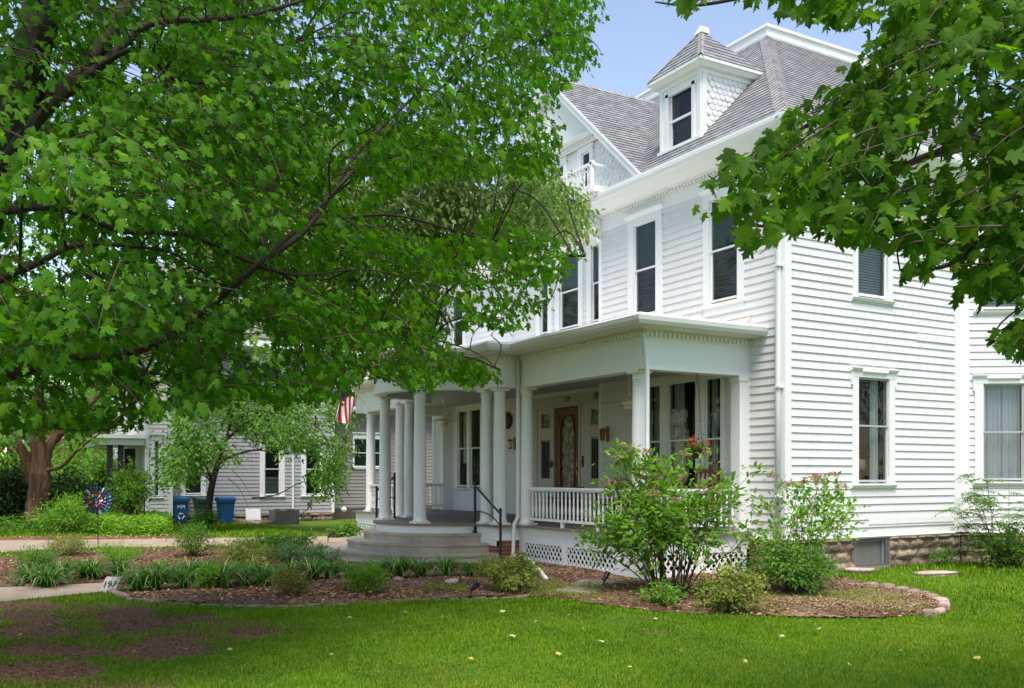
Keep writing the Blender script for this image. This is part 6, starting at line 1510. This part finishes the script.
# bins, air conditioner and clutter at the neighbour's wall
M['bin_blue'] = pmat('bin_blue', two((.012,.085,.24), .12), 3, .4); M['bin_green'] = pmat('bin_green', two((.012,.075,.06), .15), 3, .4); M['rubber'] = pmat('black_rubber', two((.015,.015,.015)), 6, .6)
def bin_(px, mat, label, mark=False, d=33.0, hs=.82):
    b = P(px,523,d); x, y = b.x, b.y; t = thing('wheelie_bin', (x,y,GZ), label, 'bin'); H = 1.02*hs
    mb = MB(); 
    def ringp(s, z): return [(x-.30*s,y-.25*s,z),(x+.30*s,y-.25*s,z),(x+.30*s,y+.25*s,z),(x-.30*s,y+.25*s,z)]
    r0, r1 = ringp(.80,GZ+.04), ringp(1.,GZ+H); mb.add(r0+r1, [(3,2,1,0),(0,1,5,4),(1,2,6,5),(2,3,7,6),(3,0,4,7)]); mb.box(x-.33,x+.33,y-.275,y+.275,GZ+H-.07,GZ+H-.01); mb.build('body', mat, t)
    mb = MB(); mb.prism([(x-.36,y-.285,GZ+H),(x+.34,y-.285,GZ+H),(x+.33,y-.285,GZ+H+.05),(x,y-.285,GZ+H+.10),(x-.34,y-.285,GZ+H+.06)], (0,.57,0)); mb.build('lid', mat, t)
    for s in (-1,1):
        mb = MB(); mb.tube([(x-.26,y+s*.22,GZ+.11),(x-.26,y+s*.28,GZ+.11)], .11, 14); mb.build('wheel', M['rubber'], t)
    mb = MB(); mb.tube([(x-.36,y-.22,GZ+H-.02),(x-.41,y-.22,GZ+H),(x-.41,y+.22,GZ+H),(x-.36,y+.22,GZ+H-.02)], .014, 6); mb.build('handle', mat, t)
    if mark:
        F_ = Frame((x+.262,y), (0,1), (1,0)); mb = MB()
        lettering('printed_mark', 'MPI', .17, F_, 0, GZ+H*.70, .028, M['ntrim'], t)
        for a in (90,210,330):
            an = math.radians(a); c = F_.pt(.085*math.cos(an), .012, GZ+H*.33+.085*math.sin(an)); dv = F_.u*(-math.sin(an))+Vector((0,0,1))*math.cos(an); rv = F_.u*math.cos(an)+Vector((0,0,1))*math.sin(an)
            mb.prism([c-dv*.07-rv*.018, c+dv*.03-rv*.018, c+dv*.03-rv*.04, c+dv*.085, c+dv*.03+rv*.04, c+dv*.03+rv*.018, c-dv*.07+rv*.018], F_.n*.006)
        mb.build('printed_arrows', M['ntrim'], t)
bin_(179.5, M['bin_blue'], 'blue wheelie bin with white printing, left of the green bin', True)
bin_(202.5, M['bin_green'], 'dark green wheelie bin half hidden behind the small tree', False, 33.2, .80)
bin_(225.5, M['bin_blue'], 'plain blue wheelie bin right of the small tree trunk', False)
b = P(284,521,33); t = thing('air_conditioner', (b.x,b.y,GZ), 'grey louvred air conditioner unit standing by the neighbouring house wall', 'air conditioner')
mb = MB(); mb.box(b.x-.40,b.x+.40,b.y-.42,b.y+.42,GZ,GZ+.48); mb.build('case', M['metal_grey'], t)
for k in range(12):
    mb = MB(); y_ = b.y-.40+.80*k/11; mb.box(b.x+.40,b.x+.425,y_-.010,y_+.010,GZ+.03,GZ+.45); mb.build('louvre', M['metal_grey'], t)
mb = MB(); mb.lathe((b.x,b.y,GZ+.48), [(.36,0),(.34,.03),(.05,.035)], 20); mb.build('fan_grille', M['iron'], t)
b = P(253.5,517,33.2); t = Vector((b.x,b.y,GZ)); mb = MB(); mb.prism([(b.x,b.y-.27,GZ+.14),(b.x,b.y+.25,GZ+.12),(b.x-.12,b.y+.26,GZ+.50),(b.x-.12,b.y-.25,GZ+.52)], (.03,0,.005)); tag(mb.build('white_board', M['ntrim'], origin=t), 'white flat board leaning on the rubble by the neighbouring house', 'board')
for i in range(9):
    px = 240+i*5.2; b = P(px, 522, 33.0+R.uniform(-.4,.3)); rock('rubble_stone', b.x, b.y, R.uniform(.25,.45), R.uniform(.2,.35), R.uniform(.12,.22), R.uniform(0,3), R.choice((M['pink_stone'],M['edge_stone'])), 'pinkish rubble stone heaped under the leaning white board', 'rubble stone', 'rubble stones by the white board', z=GZ)
b = P(344,509.5,34.4); mb = MB(); mb.blob((b.x,b.y,b.z), (.10,.10,.10), 8, 12); mb.tube([(b.x,b.y,b.z),(b.x-.3,b.y,b.z+.05)], .03, 6); tag(mb.build('wall_lamp', M['ntrim'], origin=(b.x,b.y,b.z), smooth=True), 'small white globe lamp low on the grey wall', 'lamp')
mb = MB(); q = P(303,520,34.6); mb.tube([(q.x,q.y,GZ),(q.x,q.y,GZ+.35),(q.x,q.y+.15,GZ+.42),(q.x,q.y+.25,GZ+.62)], .03, 6); mb.box(q.x-.08,q.x+.08,q.y+.17,q.y+.33,GZ+.58,GZ+.72); tag(mb.build('gas_meter', M['metal_grey'], origin=(q.x,q.y,GZ)), 'small grey pipe and meter at the neighbouring stone foundation', 'meter')

# ================================================================== MIDDLE-DISTANCE AND BACKGROUND PLANTING
def tree(name, label, px, py, d, H, W, crown_z, trunk_r, nclump, nper, leaf, tm, mat, group=None, bark=BARK2, cshape=1., forks=5, csize=.5, xy=None):
    b = P(px, py, d); x, y = (b.x, b.y) if xy is None else xy; t = thing(name, (x,y,GZ), label, 'tree', group); top = np.array([x,y,GZ+H*.85]); base = np.array([x,y,GZ-.05]); fork = np.array([x+rng.normal(0,.1),y+rng.normal(0,.1),GZ+crown_z*.75])
    trunk = smooth_path([base, (base+fork)/2+rng.normal(0,.05,3)*trunk_r*5, fork], 5); V, F = multi_tube([(trunk, np.linspace(trunk_r*1.15, trunk_r*.75, len(trunk)))], 10); np_mesh('trunk', V, F, bark, t, smooth=True)
    u = rng.normal(0,1,(nclump,3)); u = norm(u)*(rng.random((nclump,1))**.45); hh = (H-crown_z)/2; C_ = np.array([x,y,GZ+crown_z+hh])+u*np.array([W/2,W/2,hh]); C_ += rng.normal(0,.05*W,C_.shape); C_[:,2] = np.maximum(C_[:,2], GZ+crown_z*.85)
    limbs = []
    for i in range(forks):
        e = C_[rng.integers(0,nclump)]; limbs.append(smooth_path([fork, fork+(e-fork)*np.array([.35,.35,.55]), e], 6))
    it = [(l, np.linspace(trunk_r*.55, trunk_r*.08, len(l))) for l in limbs]+connect(limbs, C_, min(nclump, 26), trunk_r*.16); V, F = multi_tube(it, 5); np_mesh('branches', V, F, bark, t, smooth=True)
    m = nclump*nper; i = np.repeat(np.arange(nclump), nper); off = rng.normal(0,1,(m,3))*csize*np.array([1,1,.55]); p = C_[i]+off; o_ = norm(p-np.array([x,y,GZ+crown_z+hh*.6])); dd = o_*.6+rng.normal(0,.7,(m,3))+np.array([0,0,-.35]); nr = np.array([0,0,1.])+o_*.4+rng.normal(0,.5,(m,3))
    p[:,2] = np.maximum(p[:,2], GZ+.15)
    rnd = np.clip(rng.normal(.4,.2,m)+.25*noise3(C_,1.3)[i],0,1); leaf_obj('crown', tm, p, dd, nr, leaf*rng.uniform(.6,1.25,m), mat, t, rnd); return t
# street-side tree with the forked brown trunk at the left
b = P(38,523,30.); t = thing('forked_tree', (b.x,b.y,GZ), 'brown barked tree with a thick trunk forking low at the far left', 'tree')
fk = [([(36,526,30),(38,500,30),(40,476,30),(38,440,30),(38,400,30),(42,350,30)], (.40,.33,.31,.20,.15,.08)), ([(32,482,30),(24,455,29.8),(8,430,29.6),(-10,405,29.4),(-30,360,29)], (.20,.16,.14,.11,.05)), ([(44,480,30),(48,450,30.2),(62,432,30.4),(90,405,30.8),(120,370,31)], (.18,.15,.12,.08,.03)), ([(46,470,30),(62,466,29.6),(80,448,29.2),(105,430,28.8)], (.07,.06,.04,.015))]
limbs = []; items = []
for pp, rr in fk:
    pth = smooth_path(PP(*pp), 6); limbs.append(pth); items.append((pth, np.interp(np.linspace(0,len(pp)-1,len(pth)), np.arange(len(pp)), rr)*(1+.07*np.sin(np.arange(len(pth))*2.7))))
V, F = multi_tube(items[:1], 14); np_mesh('trunk', V, F, BARK2, t, smooth=True); V, F = multi_tube(items[1:], 10); np_mesh('limb', V, F, BARK2, t, smooth=True)
cen = box_sample(420, (-220,230,330,450), [[(-220,230),(330,230),(330,330),(260,372),(170,392),(140,425),(110,438),(70,430),(40,426),(10,440),(-220,450)]], 27, 33, keep=lambda X,px,py,d: noise3(X,.7,3.) > -.4)
sprays(cen, (b.x,b.y), 16, .22, MAPLE_LO, LM['mid'], t, None, (.9,1.8), .5, .5, twigs=False, flat=.5)
V, F = multi_tube(connect(limbs, cen, 50, .03), 4); np_mesh('branches', V, F, BARK2, t)
# small tree in front of the bins
b = P(209,523,29.); t = thing('small_tree', (b.x,b.y,GZ), 'small tree with a slender brown trunk and open spreading crown before the grey house', 'tree')
fk = [([(208,526,29),(209,505,29),(212,485,29),(218,462,29),(226,440,29),(232,415,29)], (.13,.11,.10,.08,.05,.02)), ([(213,484,29),(205,465,28.7),(190,450,28.4),(175,440,28.2)], (.055,.04,.03,.01)), ([(218,464,29),(235,455,28.7),(258,450,28.4),(280,455,28.2)], (.05,.04,.025,.008)), ([(222,452,29),(210,430,29.3),(200,410,29.5)], (.05,.035,.012)), ([(226,440,29),(260,415,28.8),(310,420,28.4),(335,455,28)], (.05,.04,.025,.008)), ([(228,478,28.8),(240,490,28.5),(250,510,28.2)], (.012,.009,.004)), ([(232,470,28.8),(243,482,28.5),(252,498,28.2)], (.010,.008,.004))]
limbs = []; items = []
for pp, rr in fk:
    pth = smooth_path(PP(*pp), 6); limbs.append(pth); items.append((pth, np.interp(np.linspace(0,len(pp)-1,len(pth)), np.arange(len(pp)), rr)))
V, F = multi_tube(items[:1], 10); np_mesh('trunk', V, F, BARK, t, smooth=True); V, F = multi_tube(items[1:], 7); np_mesh('limb', V, F, BARK, t, smooth=True)
cen = box_sample(800, (150,380,350,510), [[(158,455),(165,440),(180,425),(185,395),(215,382),(250,388),(300,392),(345,400),(350,440),(338,470),(330,495),(320,500),(312,480),(318,462),(300,440),(285,452),(262,440),(240,448),(232,462),(215,452),(200,470),(185,480),(172,486),(164,474)]], 26.8, 30.6, keep=lambda X,px,py,d: noise3(X,1.2,3.) > -.25)
sprays(cen, (b.x,b.y), 17, .135, OVATE, LM['mid'], t, None, (.5,1.0), .4, .4, twigs=False, rnd_bias=.12, flat=.3)
V, F = multi_tube(connect(limbs, cen, 60, .02), 4); np_mesh('branches', V, F, BARK, t)
shrub('leafy_bush','bright yellow green bush on dark stems before the neighbouring porch','shrub',136,523,2.25,1.05,20,.11,1500,OVATE,LM['bright'],low=.5,sub=5,cl=.12,stem_r=.03,base=.25,xy=tuple(P(134,523,30)[:2]))
shrub('leafy_bush','mid green arching bush beside the forked tree trunk','shrub',60,530,1.1,1.8,22,.13,1500,NARROW,LM['bright'],low=.25,sub=5,cl=.16,stem_r=.015,xy=tuple(P(66,530,27.5)[:2]))
for i, (px, d, H, W, mt_, lab) in enumerate(((-40,30,2.3,3.6,'dark','dark glossy evergreen shrub at the far left edge'),(12,31.5,2.1,2.6,'dark','dark evergreen shrub left of the forked trunk'),(60,33,1.9,2.8,'dark','dark evergreen shrub right of the forked trunk'),(95,38,2.6,3.6,'mid','green bush behind the flower spinner'),(5,38,3.6,5.,'bright','tall pale green bush behind the forked trunk at left'),(62,44,3.8,6.,'mid','broad green bush far behind the forked trunk'))):
    shrub('background_shrub', lab, 'shrub', 0, 0, H, W, 26, .15 if d < 35 else .2, 2600, OVATE, LM[mt_], low=.15, sub=5, cl=.22, stem_r=.02, base=.3, xy=tuple(P(px,520,d)[:2]))
def gcov(poly, n, size, mat, h, name='ground_cover'): return cover(name, poly, n, size, mat, h, OVATE)
gcov(Gs((95,534),(150,536),(168,536.5),(172,531),(165,526),(150,524),(95,522)), 8000, .13, LM['bright'], .45)
gcov(Gs((-60,533),(95,534),(95,524),(-60,522)), 5000, .14, LM['mid'], .40)
shrub('garden_shrub','leafy weed growth at the foot of the small tree','shrub',205,527,.55,.8,10,.11,420,OVATE,LM['mid'],low=.2,cl=.12,xy=tuple(P(206,526,28.6)[:2]))
shrub('garden_shrub','low green plant beside the far left porch skirt','shrub',345,538,.4,.8,10,.12,380,OVATE,LM['mid'],low=.1,cl=.08)
BG = [(-330,52,13,11,'mid'),(-200,60,15,12,'bright'),(-90,56,14,11,'mid'),(20,66,16,13,'bright'),(110,58,13,10,'bright'),(190,64,16,12,'mid'),(262,58,14,11,'bright'),(330,50,12,10,'mid'),(365,44,9.5,8,'bright'),(410,50,12,9,'bright'),(445,58,13,10,'mid'),(-260,90,20,16,'mid'),(-20,95,21,18,'mid'),(230,95,21,18,'mid'),(400,90,20,16,'mid')]
kinds = {'mid': 'mid green broad tree in the background beyond the neighbouring house', 'bright': 'bright yellow green tree in the background beyond the neighbouring house'}
for i, (px, d, H, W, mt_) in enumerate(BG):
    tree('background_tree', kinds[mt_], px, 520, d, H, W, 1.4 if d < 70 else 2.5, .25, 150, 34, .34 if d < 70 else .6, OVATE, LM[mt_], group='%s trees in the background' % ('mid green' if mt_ == 'mid' else 'bright green'), csize=.75 if d < 70 else 1.2)
# distant brick house glimpsed at the left
bx = P(92,500,60); t = thing('brick_building', (bx.x,bx.y,GZ), 'distant salmon brick building glimpsed between the leaves at left', 'building')
M['farbrick'] = brickmat('salmon_brick', (.48,.20,.14), (.40,.16,.11), (.40,.32,.27), 3., .9, .3, .03, rot=(PI/2,0,PI/2))
FB3 = Frame((bx.x,bx.y), (0,1), (1,0)); mb = MB(); FB3.box(mb, -4.5, 2.2, GZ-.1, 5.2, -6, 0); mb.build('wall', M['farbrick'], t)
mb = MB(); mb.prism([FB3.pt(-5,.5,5.2),FB3.pt(-5,-6.5,5.2),FB3.pt(-5,-3,7.4)], FB3.u*7.7); mb.build('roof', M['nroof'], t)
for u in (-3.4,-1.2,.8):
    for z in (.9,3.4):
        mb = MB(); FB3.box(mb, u-.5, u+.5, z-.1, z+1.5, 0, .05); w_ = mb.build('window', M['ntrim'], t); mb = MB(); FB3.box(mb, u-.4, u+.4, z, z+1.4, .05, .06); mb.build('pane', M['blind_dark'], w_)

# unseen trees added around the house for the window panes to mirror
src = [o for o in COL.objects if o.name.startswith('background_tree') and o.type == 'EMPTY' and o.parent is None][:4]
for i, (x, y) in enumerate(((-19,-31),(-7,-36),(4,-40),(-31,-27),(15,-37),(30,9),(38,20),(31,28),(27,-9),(24,15),(22,24),(27,20),(20,33))):
    c = copy_tree(src[i % 4]); c.name = 'mirrored_tree'; c.location = (x,y,GZ); s_ = R.uniform(.75,.95); c.scale = (s_,s_,s_); c.rotation_euler = (0,0,R.uniform(0,6))
    tag(c, 'unseen leafy tree added outside the picture for the windows to mirror', 'tree', 'unseen trees added for the windows to mirror')
# ================================================================== camera, sky, sun
cam = bpy.data.cameras.new('camera'); co = bpy.data.objects.new('camera', cam); COL.objects.link(co)
co.location = (CAM[0], CAM[1], EYE); fwd = c2h(0, 1.)
co.rotation_euler = (PI/2, 0, math.atan2(-fwd[0], fwd[1]))
cam.sensor_width = 36; cam.lens = 36*CF/1024; cam.shift_y = (CH-344)/1024; cam.clip_end = 2000; cam.clip_start = .05
sc.camera = co
SUN_EL, SUN_AZ = math.radians(SUN_E), math.radians(SUN_A)      # azimuth of the sun measured from +x towards +y
sd = Vector((math.cos(SUN_EL)*math.cos(SUN_AZ), math.cos(SUN_EL)*math.sin(SUN_AZ), math.sin(SUN_EL)))
sl_ = bpy.data.lights.new('sun', 'SUN'); so = bpy.data.objects.new('sun', sl_); COL.objects.link(so)
so.rotation_euler = sd.to_track_quat('Z', 'Y').to_euler(); so.location = sd*60
sl_.energy = SUN_S; sl_.angle = math.radians(SUN_ANG); sl_.color = (1.0,.94,.86)
w = bpy.data.worlds.new('World'); sc.world = w; w.use_nodes = True; t = w.node_tree
bg = t.nodes['Background']; sky = t.nodes.new('ShaderNodeTexSky'); sky.sky_type = 'NISHITA'; sky.sun_disc = False
sky.sun_elevation = SUN_EL; sky.sun_rotation = PI/2-SUN_AZ; sky.air_density = 1.0; sky.dust_density = .4; sky.ozone_density = 1.5
mx = t.nodes.new('ShaderNodeMix'); mx.data_type = 'RGBA'; mx.blend_type = 'MULTIPLY'; mx.inputs[0].default_value = 1.; mx.inputs[7].default_value = (1.03,.89,.79,1)
t.links.new(sky.outputs[0], mx.inputs[6]); t.links.new(mx.outputs[2], bg.inputs[0]); bg.inputs[1].default_value = SKY_S
vs_ = sc.view_settings; vs_.view_transform = 'Standard'; vs_.look = 'None'; vs_.exposure = EXPO; vs_.gamma = 1; vs_.use_curve_mapping = False
sc.cycles.max_bounces = 8; sc.cycles.diffuse_bounces = 4; sc.cycles.transparent_max_bounces = 16; sc.cycles.transmission_bounces = 4
sc.cycles.use_adaptive_sampling = True; sc.cycles.sample_clamp_indirect = 6
